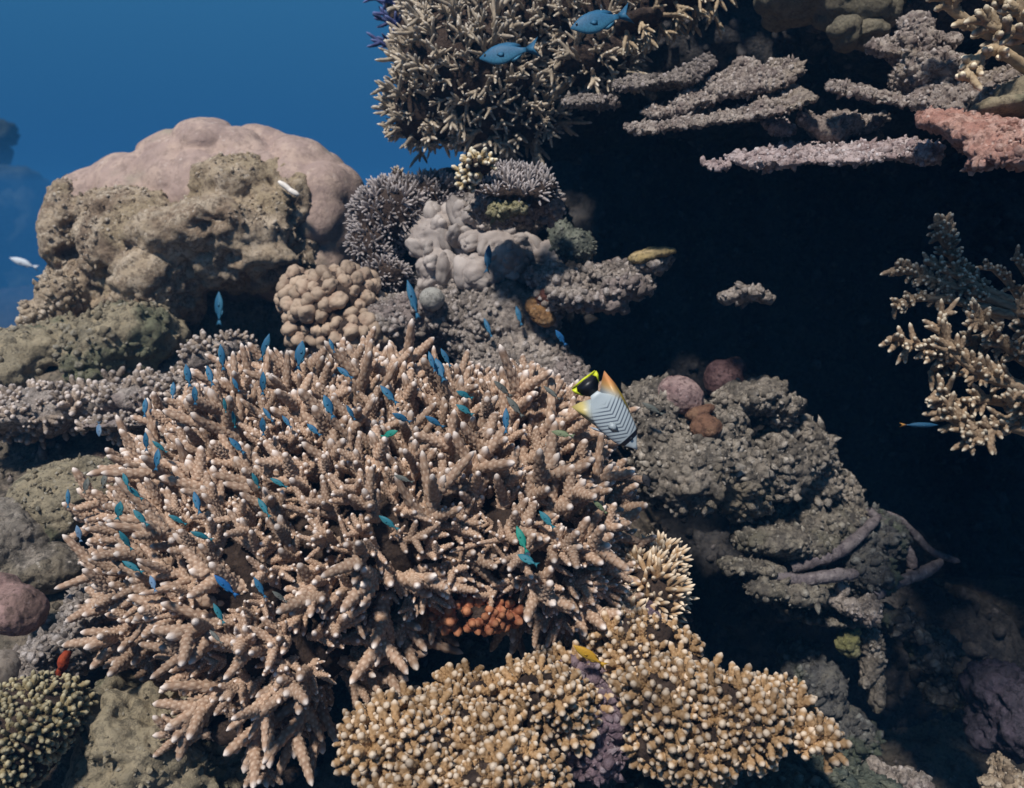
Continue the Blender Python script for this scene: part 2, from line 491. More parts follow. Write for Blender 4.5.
M_plate = rock_mat("encrusted_ledge", (.40, .33, .29), (.26, .20, .18), (.52, .44, .38), pale=(.82, .72, .66), pale_amt=1.0, patch=(.38, .31, .25))
M_plated = rock_mat("dull_ledge", (.34, .29, .255), (.20, .165, .15), (.40, .34, .30), pale=(.58, .5, .48), pale_amt=.8)
M_pinkl = rock_mat("pink_ledge", (.60, .48, .46), (.40, .29, .28), (.66, .54, .52), pale=(.92, .84, .84), pale_amt=1.0)
M_pink = rock_mat("pink_coral", (.66, .38, .31), (.54, .28, .22), (.72, .46, .38), pale=(.9, .7, .62), pale_amt=.9)
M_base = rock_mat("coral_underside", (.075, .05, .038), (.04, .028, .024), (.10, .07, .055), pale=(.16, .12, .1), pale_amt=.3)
M_rubd = rock_mat("shelf_rubble", (.23, .20, .165), (.10, .09, .08), (.30, .265, .215), pale=(.52, .48, .41), patch=(.17, .155, .12), pale_amt=.9)  # darker copy of the olive rubble, the dim hole's shade put into its colour
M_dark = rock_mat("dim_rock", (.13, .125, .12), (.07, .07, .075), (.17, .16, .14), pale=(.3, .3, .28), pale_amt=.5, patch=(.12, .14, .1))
M_stag = coral_mat("staghorn_tan", (.34, .22, .15), (.26, .165, .112), (.72, .63, .57), (.54, .41, .31), tip0=.89, tip1=1.0, kamt=.9)
M_yel = coral_mat("knob_coral_ochre", (.31, .19, .095), (.22, .13, .06), (.54, .44, .34), (.42, .29, .17), tip0=.80, tip1=1.0, kamt=.5, root=(.20, .12, .045), var=.35)
M_tan = coral_mat("finger_coral_tan", (.42, .28, .16), (.34, .22, .12), (.70, .58, .44), (.5, .38, .25), tip0=.6, tip1=.98, kamt=.5, root=(.2, .12, .07))
M_olive = coral_mat("finger_coral_olive", (.215, .165, .085), (.15, .12, .06), (.38, .33, .21), (.30, .25, .14), tip0=.7, tip1=.98, kamt=.5, root=(.10, .08, .04))
M_top = coral_mat("staghorn_grey_olive", (.40, .33, .245), (.31, .25, .185), (.70, .62, .52), (.52, .45, .36), tip0=.82, tip1=.98, kamt=.5, root=(.15, .115, .08))
M_blue = coral_mat("staghorn_blue", (.07, .09, .22), (.06, .06, .17), (.16, .2, .42), (.12, .14, .3), tip0=.6, tip1=.98, kamt=.4)
M_lil = coral_mat("finger_coral_lilac", (.31, .27, .255), (.23, .195, .19), (.48, .43, .42), (.42, .37, .36), tip0=.7, tip1=.98, kamt=.5, root=(.12, .10, .10))
M_cream = coral_mat("finger_coral_cream", (.46, .34, .17), (.38, .27, .12), (.80, .72, .56), (.58, .46, .28), tip0=.6, tip1=1., kamt=.5)
M_lobe = coral_mat("lobe_coral_brown", (.33, .23, .17), (.26, .17, .12), (.40, .30, .22), (.44, .33, .25), tip0=.5, tip1=1, kamt=.6)
M_glob = coral_mat("lobe_coral_grey", (.33, .285, .26), (.26, .22, .20), (.40, .35, .32), (.42, .37, .34), tip0=.5, tip1=1, kamt=.4)
M_orange = coral_mat("finger_coral_rust", (.29, .095, .045), (.21, .065, .03), (.42, .18, .09), (.46, .2, .11), tip0=.7, tip1=.98, kamt=.7)
M_rdim = coral_mat("staghorn_brown", (.24, .165, .105), (.17, .115, .075), (.60, .52, .40), (.37, .28, .19), tip0=.88, tip1=1.0, kamt=.8)
M_right = coral_mat("staghorn_buff", (.34, .255, .16), (.26, .19, .12), (.72, .62, .46), (.46, .36, .24), tip0=.84, tip1=.98, kamt=.6)

# ------------------------------------------------------------------ setting: seabed, reef slope, reef wall
def sstep(x, a, b):
    t = np.clip((x - a) / (b - a), 0, 1); return t * t * (3 - 2 * t)
g = np.linspace(-100, 100, 161); GX, GY = np.meshgrid(g, g)
gv = np.stack([GX.ravel(), GY.ravel(), 0 * GX.ravel()], 1)
gv[:, 2] = -6 + 0.5 * fbm(gv * 0.12, 3, 2) + 0.3 * fbm(gv * 0.5, 2, 8)
n = len(g); ii = np.arange((n - 1) * (n - 1)); q = (ii // (n - 1)) * n + ii % (n - 1)
gf = np.stack([q, q + 1, q + n + 1, q + n], 1)
M_sand = rock_mat("sea_floor", (.06, .06, .055), (.035, .035, .035), (.08, .075, .07), pale=(.1, .1, .1), s=.05, bump=.3)
part("seabed", gv, gf, M_sand, kind="structure", origin=np.zeros(3))

xs = np.concatenate((np.linspace(-9, -1.9, 40, endpoint=False), np.linspace(-1.9, 1.9, 360, endpoint=False), np.linspace(1.9, 9, 40)))
ys = np.concatenate((np.linspace(-8, 0.7, 45, endpoint=False), np.linspace(0.7, 3.1, 230, endpoint=False), np.linspace(3.1, 10, 40)))
X, Y = np.meshgrid(xs, ys); x, y = X.ravel(), Y.ravel()
z = -0.52 - 0.45 * (2.25 - np.clip(y, -3, 2.5))
z -= 0.42 * sstep(x, -0.1, 0.45) + 0.55 * sstep(x, 0.3, 0.7)
z -= 0.12 * (1 - sstep(x, -0.75, -0.45)) * 0 + 0.22 * sstep(x, -0.85, -0.45) * (1 - sstep(x, -0.1, 0.45))
out_ = np.maximum(np.maximum(y - 2.75 - 0.5 * sstep(x, -.6, 0), -(x + 2.2)), np.maximum(-(y + 3.0), x - 4.0))
z -= 2.2 * np.maximum(out_, 0)
p2 = np.stack([x, y, 0 * x], 1)
z += 0.07 * fbm(p2 * 2.5, 4, 3) + 0.035 * fbm(p2 * 9, 4, 31)
kn_ = knobs(p2 * 26 + 0.3 * np.stack([fbm(p2 * 12, 2, 5), fbm(p2 * 12, 2, 6), 0 * x], 1), 4)
z += 0.018 * kn_ * np.clip(.4 + 1.5 * fbm(p2 * 4, 2, 77), 0, 1) + 0.008 * fbm(p2 * 60, 3, 8)
z = np.maximum(z, -6.9)
nx, ny = len(xs), len(ys)
ii = np.arange((nx - 1) * (ny - 1)); q = (ii // (nx - 1)) * nx + ii % (nx - 1)
sf = np.stack([q, q + 1, q + nx + 1, q + nx], 1)
SV = np.stack([x, y, z], 1)
rs = part("reef_slope", SV, sf, M_slope, kind="structure", origin=np.zeros(3))
mk = (np.abs(SV[sf[:, 0], 0]) < 1.8) & (SV[sf[:, 0], 1] > .8) & (SV[sf[:, 0], 1] < 3)
crust(SV, sf[mk], M_slope, rs, 7000, .012, 9, name="coral_rubble", thr=-.1, patchy=5)
bg_kw = dict(low=.08, lowf=3, kn=.035, knf=14, fine=.016, finef=30, pit=.03, pitf=7)
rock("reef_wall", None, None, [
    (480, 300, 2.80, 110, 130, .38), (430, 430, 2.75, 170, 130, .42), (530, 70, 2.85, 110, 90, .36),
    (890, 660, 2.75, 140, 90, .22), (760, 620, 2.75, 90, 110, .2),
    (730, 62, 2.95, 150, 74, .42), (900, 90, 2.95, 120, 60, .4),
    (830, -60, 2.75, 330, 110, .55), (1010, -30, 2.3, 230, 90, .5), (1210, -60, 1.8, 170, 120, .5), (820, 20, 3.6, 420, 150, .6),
    world_ell((1.2, 1.05, 1.12), (.42, .22, .12)), world_ell((.95, .60, 1.08), (.76, .25, .14)), world_ell((1.98, 1.2, 1.0), (.42, .85, .35)), world_ell((1.6, .58, 1.12), (.5, .3, .2)),  # unseen overhang, added out of view to shade the lower right hole
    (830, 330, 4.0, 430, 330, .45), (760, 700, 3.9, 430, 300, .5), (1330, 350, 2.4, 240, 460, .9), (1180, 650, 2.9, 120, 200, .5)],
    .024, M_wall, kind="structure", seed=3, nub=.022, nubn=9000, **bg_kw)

# ------------------------------------------------------------------ the big pink-capped coral boulder
cb = empty("coral_boulder", P(210, 390, 2.75), "huge dome-shaped coral boulder with smooth pinkish living cap over dead brown front", "coral boulder")
V, F = union([(235, 215, 2.92, 100, 82, .28), (295, 222, 2.86, 62, 78, .26), (160, 212, 2.92, 70, 58, .2), (105, 225, 2.94, 50, 48, .2), (326, 222, 2.80, 34, 58, .2), (320, 262, 2.80, 34, 34, .16), (225, 172, 2.92, 80, 40, .24), (175, 180, 2.92, 50, 36, .2)], .011, 8)
nrm = vnormals(V, F)
lob = knobs(V * 8.0 + .3 * np.stack([fbm(V * 5, 2, k) for k in (1, 2, 3)], 1), 4)
V = V + nrm * (.034 * lob + .012 * fbm(V * 5, 3, 9) + .004 * fbm(V * 30, 3, 3))[:, None]
M_cap = rock_mat("living_cap", (.42, .31, .265), (.34, .25, .22), (.47, .35, .29), pale=(.56, .47, .42), pale_amt=.6, s=.6, bump=.5, patch=(.32, .27, .21), dark=(.27, .20, .17))
part("living_cap", V, F, M_cap, cb)
V, F = union([(240, 190, 2.68, 62, 34, .16), (215, 235, 2.62, 95, 38, .20), (285, 215, 2.66, 40, 40, .16), (140, 240, 2.72, 62, 60, .2), (75, 235, 2.8, 30, 48, .16),
              (80, 210, 2.84, 30, 28, .14), (160, 285, 2.64, 42, 45, .18), (292, 200, 2.72, 22, 24, .12), (120, 215, 2.76, 40, 34, .15),
              (66, 285, 2.8, 18, 30, .12), (100, 295, 2.84, 44, 56, .18), (240, 268, 2.66, 85, 22, .16), (150, 325, 2.72, 30, 44, .14), (190, 340, 3.0, 120, 60, .14), (115, 325, 2.66, 16, 55, .13, -12), (250, 262, 2.60, 70, 20, .13), (296, 248, 2.66, 24, 26, .12), (210, 300, 3.0, 120, 60, .1)], .010, 3)
V = rough(V, F, low=.055, lowf=5, kn=.010, knf=30, fine=.014, finef=34, pit=.035, pitf=15, seed=5)
part("dead_front", V, F, M_brown, cb); crust(V, F, M_brown, cb, 4500, .0062, 5, thr=.05, patchy=6)
V, F = union([(285, 186, 2.50, 9, 3, .01, -35), (293, 192, 2.50, 8, 3, .01, -30)], .003, 2)
part("pale_scar", V, F, plain_mat("bleached_scar", (.8, .74, .68), .8), cb, kind=None)

K = dict(low=.03, lowf=7, kn=.012, knf=30, fine=.004, finef=80)
rock("reef_rock", "smooth greenish grey rock ramp below the pink-capped boulder's left foot", "rock",
     [(125, 350, 2.5, 60, 45, .2, 25), (60, 355, 2.55, 60, 32, .2), (20, 375, 2.5, 50, 24, .2)], .009, M_boul, nub=.009, nubn=900, seed=11, low=.04, lowf=7, kn=.014, knf=24, fine=.012, finef=45, pit=.03, pitf=12)
rock("reef_rock.001", "knobbly brown rock tower at the reef's left edge beside open blue water", "rock",
     [(38, 322, 2.62, 14, 22, .08), (60, 300, 2.66, 18, 26, .1), (22, 345, 2.6, 20, 12, .1), (48, 345, 2.55, 22, 18, .1)], .007, M_brown, nub=0.01, nubn=500, seed=12, **K)
M_kn = coral_mat("knobbed_rubble", (.29, .225, .175), (.19, .145, .115), (.50, .43, .39), (.40, .33, .27), tip0=.75, tip1=1., kamt=.6, root=(.10, .08, .065), var=.4)
rock("rock_boulder", "rounded yellow-grey boulder touching the staghorn colony's upper left edge", "boulder",
     [(78, 500, 1.95, 62, 40, .14, 5), (40, 530, 1.93, 50, 36, .12), (100, 480, 1.98, 36, 20, .1)], .006, M_boul, nub=.0045, nubn=700, seed=15, low=.03, lowf=7, kn=.010, knf=28, fine=.007, finef=50, pit=.02, pitf=14)
rock("rock_boulder.001", "pitted grey rock under the yellow-grey boulder at the left edge", "boulder",
     [(10, 540, 1.86, 46, 42, .12), (50, 568, 1.84, 40, 22, .1)], .006, M_rubg, seed=16, low=.03, lowf=9, kn=.010, knf=36, fine=.004, pit=.012, pitf=20)
rock("rock_boulder.002", "round pinkish stone sitting in shade above the olive coral", "boulder",
     [(18, 610, 1.62, 30, 26, .06, -30), (2, 590, 1.64, 18, 18, .05)], .004, rock_mat("pinkish_stone", (.26, .17, .15), (.18, .12, .10), (.34, .22, .2), pale=(.5, .4, .38), pale_amt=.4, bump=.5), seed=17, low=.012, lowf=10, kn=.003, knf=50, fine=.002)
rock("rock_boulder.003", "small smooth taupe stone at the left frame edge above the olive coral", "boulder",
     [(2, 672, 1.50, 19, 22, .04)], .004, rock_mat("taupe_stone", (.25, .21, .17), (.21, .17, .14), (.28, .24, .2), pale=(.4, .35, .3), pale_amt=.2, bump=.2), seed=18, low=.006, lowf=10, kn=0, fine=.001)
rock("reef_rock.003", "pale crusted rock between the pinkish stone and the olive coral", "rock",
     [(48, 650, 1.56, 32, 18, .07, 20), (38, 676, 1.54, 26, 24, .06), (100, 620, 1.62, 34, 42, .10), (75, 655, 1.6, 26, 18, .06)], .005, M_rub, nub=0.007, nubn=900, seed=19, low=.02, lowf=12, kn=.014, knf=42, fine=.004)
rock("red_sponge", "tiny orange-red sponge patch on the pale crusted rock by the olive coral", "sponge",
     [(63, 663, 1.48, 4.5, 9, .012), (60, 672, 1.485, 4, 5, .01), (66, 655, 1.485, 4, 4, .01)], .0025, rock_mat("red_sponge", (.30, .05, .02), (.2, .035, .02), (.36, .08, .03), bump=.4), seed=20, low=.004, lowf=30, kn=.002, knf=120, fine=0)
rock("rock_boulder.004", "large greenish boulder with pale algae under the staghorn's lower left branches", "boulder",
     [(148, 738, 1.52, 66, 66, .16), (120, 720, 1.50, 44, 48, .14), (190, 770, 1.55, 60, 50, .15), (105, 780, 1.48, 34, 40, .10)], .006, M_boul, nub=.005, nubn=500, seed=21, low=.03, lowf=8, kn=.012, knf=30, fine=.009, finef=50, pit=.03, pitf=13)
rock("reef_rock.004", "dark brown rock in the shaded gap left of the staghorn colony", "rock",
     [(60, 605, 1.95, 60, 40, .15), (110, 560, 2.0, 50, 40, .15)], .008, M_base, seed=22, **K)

# ------------------------------------------------------------------ coral shapes
V_stag = variants(lambda r: sprig(int(r.integers(4, 7)), r.uniform(.090, .125), r.uniform(.0105, .013), r.uniform(.0050, .0064), side=r.uniform(.42, .66), rings=20, segs=12, bump=.22, rr=r), 14)
V_thin = variants(lambda r: sprig(int(r.integers(3, 6)), r.uniform(.060, .085), .0065, .0042, side=r.uniform(.45, .65), rings=11, segs=8, bump=.16, rr=r), 8)
V_knob = variants(lambda r: tuft(int(r.integers(7, 12)), .035, .0050, .0060, spread=74, rings=13, segs=8, bump=.26, rr=r), 8)
V_fine = variants(lambda r: tuft(int(r.integers(6, 9)), .036, .0042, .0036, spread=50, rings=6, segs=7, bump=.14, rr=r), 6)
V_tuft = variants(lambda r: tuft(int(r.integers(6, 9)), .050, .0068, .0055, spread=52, rings=9, segs=8, bump=.16, rr=r), 6)
V_lobe = variants(lambda r: lobe(r, r.uniform(1.0, 1.5), 4), 8)
V_lobe = [(v * .019, f, c) for v, f, c in V_lobe]

# the big colony
def main_keep(p):
    return True
def main_dir(p, d):
    c = P(395, 545, 1.85); q = p - c
    a, b = q @ CX, q @ CU; l = math.hypot(a, b) + 1e-6; k = min(1.0, l / .28)
    return d * .75 + (CX * a / l + CU * b / l) * .75 * k + CU * .12
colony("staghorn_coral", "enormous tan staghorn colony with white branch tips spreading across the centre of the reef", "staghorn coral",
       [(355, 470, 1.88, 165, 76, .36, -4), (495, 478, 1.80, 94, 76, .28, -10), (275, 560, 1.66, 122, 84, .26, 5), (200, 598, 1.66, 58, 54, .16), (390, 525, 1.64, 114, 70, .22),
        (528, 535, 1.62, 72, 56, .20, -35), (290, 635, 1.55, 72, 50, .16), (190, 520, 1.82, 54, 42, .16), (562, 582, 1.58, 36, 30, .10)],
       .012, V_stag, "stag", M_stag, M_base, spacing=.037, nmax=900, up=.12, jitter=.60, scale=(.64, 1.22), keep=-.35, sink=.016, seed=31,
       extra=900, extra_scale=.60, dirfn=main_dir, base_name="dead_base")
colony("staghorn_coral.001", "isolated low tuft of tan staghorn under the big colony, beside the green boulder", "staghorn coral",
       [(240, 728, 1.45, 30, 14, .04), (262, 715, 1.50, 24, 16, .06)], .006, V_stag, "stag", M_stag, M_base, spacing=.036, nmax=12, up=-.15, jitter=.4, scale=(.6, .85), keep=.1, seed=32)
colony("rust_coral", "rust-orange finger coral nestled in the dark hollow under the staghorn", "finger coral",
       [(476, 612, 1.50, 34, 14, .05), (450, 606, 1.52, 16, 10, .04), (505, 610, 1.52, 14, 10, .04)], .006, variants(lambda r: tuft(int(r.integers(4, 6)), .036, .0095, .0085, spread=65, rings=9, segs=10, bump=.2, rr=r), 4), "rust", M_orange, M_base,
       spacing=.022, nmax=30, up=.2, jitter=.4, scale=(.75, 1.0), keep=.0, seed=33)
KY = dict(up=.28, jitter=.6, keep=-.15, sink=.008, rough_core=.055, keepfn=lambda p: fbm(np.array([p]) * 16, 2, 5)[0] > -.42)
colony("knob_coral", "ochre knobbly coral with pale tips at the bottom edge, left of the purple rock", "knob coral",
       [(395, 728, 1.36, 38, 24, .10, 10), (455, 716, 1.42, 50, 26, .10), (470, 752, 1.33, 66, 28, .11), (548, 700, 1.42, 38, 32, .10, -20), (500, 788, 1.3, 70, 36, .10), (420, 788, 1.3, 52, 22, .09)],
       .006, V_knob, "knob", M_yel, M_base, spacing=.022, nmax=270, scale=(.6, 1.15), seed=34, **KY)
colony("knob_coral.001", "ochre knobbly coral with pale tips between the purple rock and the dark hole", "knob coral",
       [(680, 690, 1.42, 66, 40, .10, -12), (740, 712, 1.40, 60, 30, .10, -10), (640, 660, 1.46, 36, 36, .09), (800, 734, 1.37, 26, 12, .06), (690, 740, 1.38, 56, 22, .07)],
       .006, V_knob, "knob", M_yel, M_base, spacing=.022, nmax=270, scale=(.6, 1.15), seed=35, **KY)
colony("finger_coral", "bushy tan finger coral just right of the big staghorn, above the ochre knobs", "finger coral",
       [(648, 590, 1.62, 30, 38, .09, 10), (625, 620, 1.56, 28, 26, .07), (660, 565, 1.66, 20, 18, .06)], .006, V_fine, "fine", M_tan, M_base, spacing=.021, nmax=110, scale=(.9, 1.25), seed=36, up=.25, jitter=.4, keep=-.2)
colony("finger_coral.001", "low olive finger coral clump in the bottom left corner", "finger coral",
       [(28, 722, 1.38, 48, 36, .10), (10, 755, 1.36, 40, 34, .09), (60, 710, 1.42, 20, 24, .06)], .006, V_knob, "knob", M_olive, M_base, spacing=.019, nmax=220, scale=(.50, .80), seed=37, up=.35, jitter=.4, keep=-.2)
rock("reef_rock.005", "lumpy purple-pink rock wedged between the two ochre knob corals", "rock",
     [(600, 715, 1.44, 30, 32, .08), (585, 680, 1.48, 24, 30, .06), (640, 640, 1.52, 26, 30, .06), (600, 750, 1.42, 26, 20, .07)], .005, rock_mat("purple_rock", (.27, .19, .22), (.17, .12, .15), (.34, .25, .28), pale=(.55, .46, .5), pale_amt=.5), nub=0.008, nubn=700, seed=40, low=.02, lowf=12, kn=.014, knf=44, fine=.003)
rock("reef_rock.006", "mossy blue-green rock along the bottom edge under the right knob coral", "rock",
     [(690, 800, 1.5, 80, 32, .1), (790, 790, 1.55, 70, 28, .1), (860, 800, 1.6, 50, 18, .1), (835, 776, 1.75, 30, 14, .08)], .007, rock_mat("mossy_rock", (.13, .15, .12), (.08, .10, .09), (.19, .20, .15), pale=(.33, .34, .28), pale_amt=.5), nub=0.01, nubn=900, seed=41, low=.03, lowf=9, kn=.012, knf=36, fine=.005)

colony("knobbed_mound", "grey mound of dead knobby coral in front of the boulder's cave", "coral rubble",
     [(212, 362, 2.25, 20, 20, .1), (235, 350, 2.32, 12, 14, .08), (190, 385, 2.2, 24, 10, .1)], .006, V_knob, "knob", M_kn, M_rub, spacing=.028, nmax=110, scale=(.5, 1.15), seed=13, up=.3, jitter=.9, keep=-.1, rough_core=.02)
colony("rubble_bank", "long bank of knobbly brown coral rubble left of the big staghorn colony", "coral rubble",
     [(60, 408, 2.2, 75, 16, .14), (150, 400, 2.18, 60, 20, .13), (20, 420, 2.12, 50, 14, .12), (120, 425, 2.08, 45, 8, .1)], .008, V_knob, "knob", M_kn, M_rub, spacing=.031, nmax=300, scale=(.5, 1.3), seed=14, up=.3, jitter=.9, keep=-.1, rough_core=.03)

# ------------------------------------------------------------------ middle of the reef, behind the staghorn
KM = dict(low=.02, lowf=12, kn=.018, knf=34, fine=.004, finef=90)
colony("lobed_coral", "brown coral of tight rounded knobs between the capped boulder and the staghorn", "lobed coral",
       [(335, 310, 2.32, 46, 38, .12, 25), (355, 335, 2.28, 34, 22, .10), (300, 300, 2.36, 18, 28, .07), (312, 330, 2.32, 22, 22, .07)], .008, V_lobe, "lobe", M_lobe, M_base,
       spacing=.027, nmax=150, up=.0, jitter=.35, scale=(.75, 1.25), keep=-.1, sink=.004, seed=50, pname="lobe")
colony("finger_coral.002", "lilac-grey thicket of tiny finger coral right of the capped boulder", "finger coral",
       [(395, 215, 2.48, 44, 34, .12, 10), (375, 245, 2.46, 24, 34, .08), (430, 200, 2.5, 36, 22, .10, 10), (385, 275, 2.42, 24, 16, .06)], .008, V_fine, "fine", M_lil, M_base, spacing=.0215, nmax=460, scale=(.65, 1.0), seed=51, up=.3, jitter=.5, keep=-.2)
colony("table_coral", "small lilac table coral of upright fingers with a ragged shaded rim", "table coral",
       [(512, 182, 2.05, 44, 8, .095, -3, 34), (530, 192, 2.07, 24, 9, .08, 0, 30)], .007, V_fine, "fine", M_lil, M_base, spacing=.019, nmax=240, scale=(.6, .85), seed=52, up=.45, jitter=.3, keep=-.3)
colony("finger_coral.003", "bright cream finger coral tuft on the lilac table coral's left corner", "finger coral",
       [(478, 166, 1.99, 15, 8, .03), (466, 180, 2.01, 7, 12, .025)], .005, V_knob, "knob", M_cream, M_base, spacing=.021, nmax=22, scale=(.75, .95), seed=53, up=.5, jitter=.3, keep=.1)
colony("finger_coral.004", "lone little upright sprig on the lilac thicket against the blue water", "finger coral",
       [(397, 176, 2.44, 4, 8, .012)], .004, V_fine, "fine", M_top, M_base, spacing=.016, nmax=12, scale=(.6, .8), seed=54, up=.6, jitter=.3, keep=-.5)
rock("crust_coral", "yellow-green crust coral under the lilac table coral", "crust coral",
     [(500, 211, 2.01, 12, 9, .03), (516, 207, 2.01, 12, 8, .03)], .004, rock_mat("yellow_crust", (.36, .33, .17), (.25, .22, .13), (.44, .4, .25), pale=(.6, .55, .35)), nub=0.007, nubn=200, seed=55, low=.01, lowf=20, kn=.012, knf=50, fine=.002)
rock("reef_rock.007", "grey knobbed rock carrying the lilac table coral", "rock",
     [(510, 208, 2.12, 38, 14, .10), (545, 206, 2.12, 16, 14, .07), (500, 215, 2.4, 40, 30, .15)], .007, M_rub, nub=0.008, nubn=700, seed=56, **KM)
colony("lobed_coral.001", "pale grey lobed coral of fat wavy lumps down the middle of the reef", "lobed coral",
       [(480, 222, 2.34, 36, 10, .06, -25), (470, 240, 2.34, 26, 10, .05, -10), (500, 245, 2.34, 36, 14, .06, -10), (478, 275, 2.3, 24, 20, .07), (508, 262, 2.3, 22, 18, .06), (440, 268, 2.36, 22, 16, .06), (440, 240, 2.42, 30, 28, .08), (545, 255, 2.36, 20, 14, .05)],
       .007, [(v * np.array([1.2, 1.2, 1.75]), f, c) for v, f, c in V_lobe], "fatlobe", M_glob, M_glob, spacing=.036, nmax=190, up=.0, jitter=2.2, scale=(.5, 1.15), keep=-.1, sink=.014, seed=57, pname="lobe",
       base_rough=dict(low=.02, lowf=14, kn=.014, knf=26, fine=.002, seed=4))
rock("sponge_ball", "smooth pale grey ball sponge beside a slim blue fish", "sponge", [(432, 299, 2.22, 13, 12, .03)], .003, rock_mat("ball_sponge", (.34, .33, .3), (.27, .26, .24), (.38, .36, .33), pale=(.5, .48, .45), bump=.3), seed=58, low=.003, lowf=20, kn=.001, knf=120, fine=0)
rock("reef_rock.008", "broad grey rubble slope directly above the staghorn colony", "rock",
     [(430, 320, 2.36, 60, 26, .12), (500, 325, 2.34, 60, 44, .12), (520, 370, 2.28, 50, 40, .12), (470, 300, 2.4, 50, 24, .1), (390, 325, 2.3, 34, 20, .09), (560, 390, 2.2, 34, 34, .1)], .006, M_rub, nub=0.009, nubn=2200, seed=59, low=.03, lowf=9, kn=.018, knf=34, fine=.005)
rock("reef_rock.009", "smooth green-grey hump at the edge of the dark cave", "rock",
     [(578, 245, 2.28, 18, 14, .05, -20), (562, 240, 2.34, 12, 20, .05)], .005, rock_mat("green_hump", (.19, .21, .17), (.13, .14, .12), (.25, .26, .21), pale=(.4, .4, .35)), nub=0.006, nubn=200, seed=60, low=.01, lowf=14, kn=.005, knf=40, fine=.002)
pc = empty("plate_coral", P(600, 300, 2.15), "crusty plate coral with knobbly pale rim and mustard tip reaching into the cave", "plate coral")
V, F = union([(560, 285, 2.24, 34, 14, .09, -20), (590, 302, 2.12, 44, 8, .05, -10), (620, 292, 2.14, 34, 12, .07, 20), (645, 268, 2.18, 28, 10, .07, 20), (610, 275, 2.28, 44, 9, .08, 8), (548, 300, 2.2, 16, 20, .06)], .005, 3)
V = rough(V, F, low=.018, lowf=14, kn=.020, knf=44, fine=.004, seed=61); part("plate", V, F, M_rub, pc); crust(V, F, M_rub, pc, 1200, .0095, 61)
V, F = union([(658, 252, 2.14, 18, 3, .05, 8, 14), (644, 256, 2.14, 14, 3.5, .05, 18, 14)], .004, 3)
part("mustard_tip", rough(V, F, low=.010, lowf=24, kn=.007, knf=60, fine=.003, seed=62), F, rock_mat("mustard_crust", (.38, .28, .12), (.28, .22, .12), (.44, .34, .19), bump=.5), pc)
rock("sponge_patch", "dark red-brown sponge patch left of the crusty plate coral", "sponge", [(547, 298, 2.16, 11, 9, .02)], .003, rock_mat("maroon_sponge", (.13, .055, .04), (.1, .04, .03), (.16, .07, .05)), seed=63, low=.005, lowf=20, kn=.003, knf=90, fine=0)
rock("sponge_patch.001", "rusty orange sponge patch below the dark red-brown sponge", "sponge", [(543, 316, 2.16, 13, 9, .02, -30), (534, 305, 2.18, 8, 8, .02)], .003, rock_mat("rusty_sponge", (.34, .19, .08), (.26, .14, .07), (.36, .22, .11)), seed=64, low=.006, lowf=20, kn=.005, knf=70, fine=0)
rock("coral_fragment", "small pale coral clump alone on the black cave wall", "coral", [(742, 294, 1.93, 16, 8, .04, 3), (728, 297, 1.93, 9, 7, .03), (762, 298, 1.95, 12, 4, .03, -10), stem(742, 297, 2.4, 7, 3, .45)], .004, M_rub, nub=0.007, nubn=400, seed=65, low=.012, lowf=24, kn=.016, knf=55, fine=.003)

# ------------------------------------------------------------------ upper reef: hanging staghorns, ledges
colony("staghorn_coral.002", "overhanging grey-olive staghorn thicket at the top against the blue water", "staghorn coral",
       [(475, 70, 2.38, 74, 62, .18), (560, 25, 2.35, 88, 44, .16), (425, 108, 2.40, 30, 36, .12), (500, 115, 2.40, 60, 30, .12), (590, 60, 2.28, 40, 26, .10), (470, 0, 2.42, 60, 40, .15)],
       .010, V_thin, "thin", M_top, M_base, spacing=.036, nmax=480, up=.35, jitter=.5, scale=(.75, 1.15), keep=-.35, seed=70, extra=500, extra_scale=.7)
colony("staghorn_coral.003", "thin blue-violet staghorn peeking out behind the top thicket", "staghorn coral",
       [(404, 26, 2.50, 14, 40, .06), (410, 0, 2.50, 24, 36, .06)], .009, V_thin, "thin", M_blue, M_base, spacing=.042, nmax=70, up=.35, jitter=.5, scale=(.8, 1.15), keep=-.5, seed=71)
colony("staghorn_coral.004", "tan staghorn fringe at the top edge over the black gap, right of the thicket", "staghorn coral",
       [(670, 2, 2.08, 34, 12, .07, 10), (640, 22, 2.06, 26, 8, .06, 15), (700, -8, 2.1, 24, 14, .07)], .007, V_thin, "thin", M_right, M_base, spacing=.034, nmax=60, up=-.1, jitter=.6, scale=(.7, 1.0), keep=-.1, seed=72)
def ledge(name, label, ells, mat, seed, kn=.010, knf=60, cat="coral ledge"):
    ells = [(*(list(e[:4]) + [e[4] * (.72 if e[4] < 7 else .88)] + list(e[5:]) + [0])[:7], math.degrees(math.atan((394 - e[1]) / FPX)) + 9) if e[5] < .2 else stem(*e[:6]) for e in ells]
    return rock(name, label, cat, ells, .0036, mat, seed=seed, smooth=2, nub=.0052, nubn=3000, low=.015, lowf=15, kn=kn, knf=knf, fine=.003, finef=150)
ledge("coral_ledge", "short finger-thick ledge just under the hanging staghorn fringe", [(592, 99, 2.1, 22, 3.0, .05, 5), (610, 103, 2.1, 8, 3, .03), (570, 101, 2.12, 6, 3, .03), (592, 102, 2.4, 14, 3, .34)], M_plated, 80)
ledge("coral_ledge.001", "thin wavy ledge curling up at its right end below the blue fish", [(640, 82, 2.02, 30, 2.6, .05, 8), (675, 77, 2.0, 24, 2.6, .05, 5), (698, 69, 1.98, 16, 3.2, .05, 38), (709, 62, 1.98, 6, 5, .04, 0), (665, 82, 2.35, 26, 3, .34)], M_plated, 81)
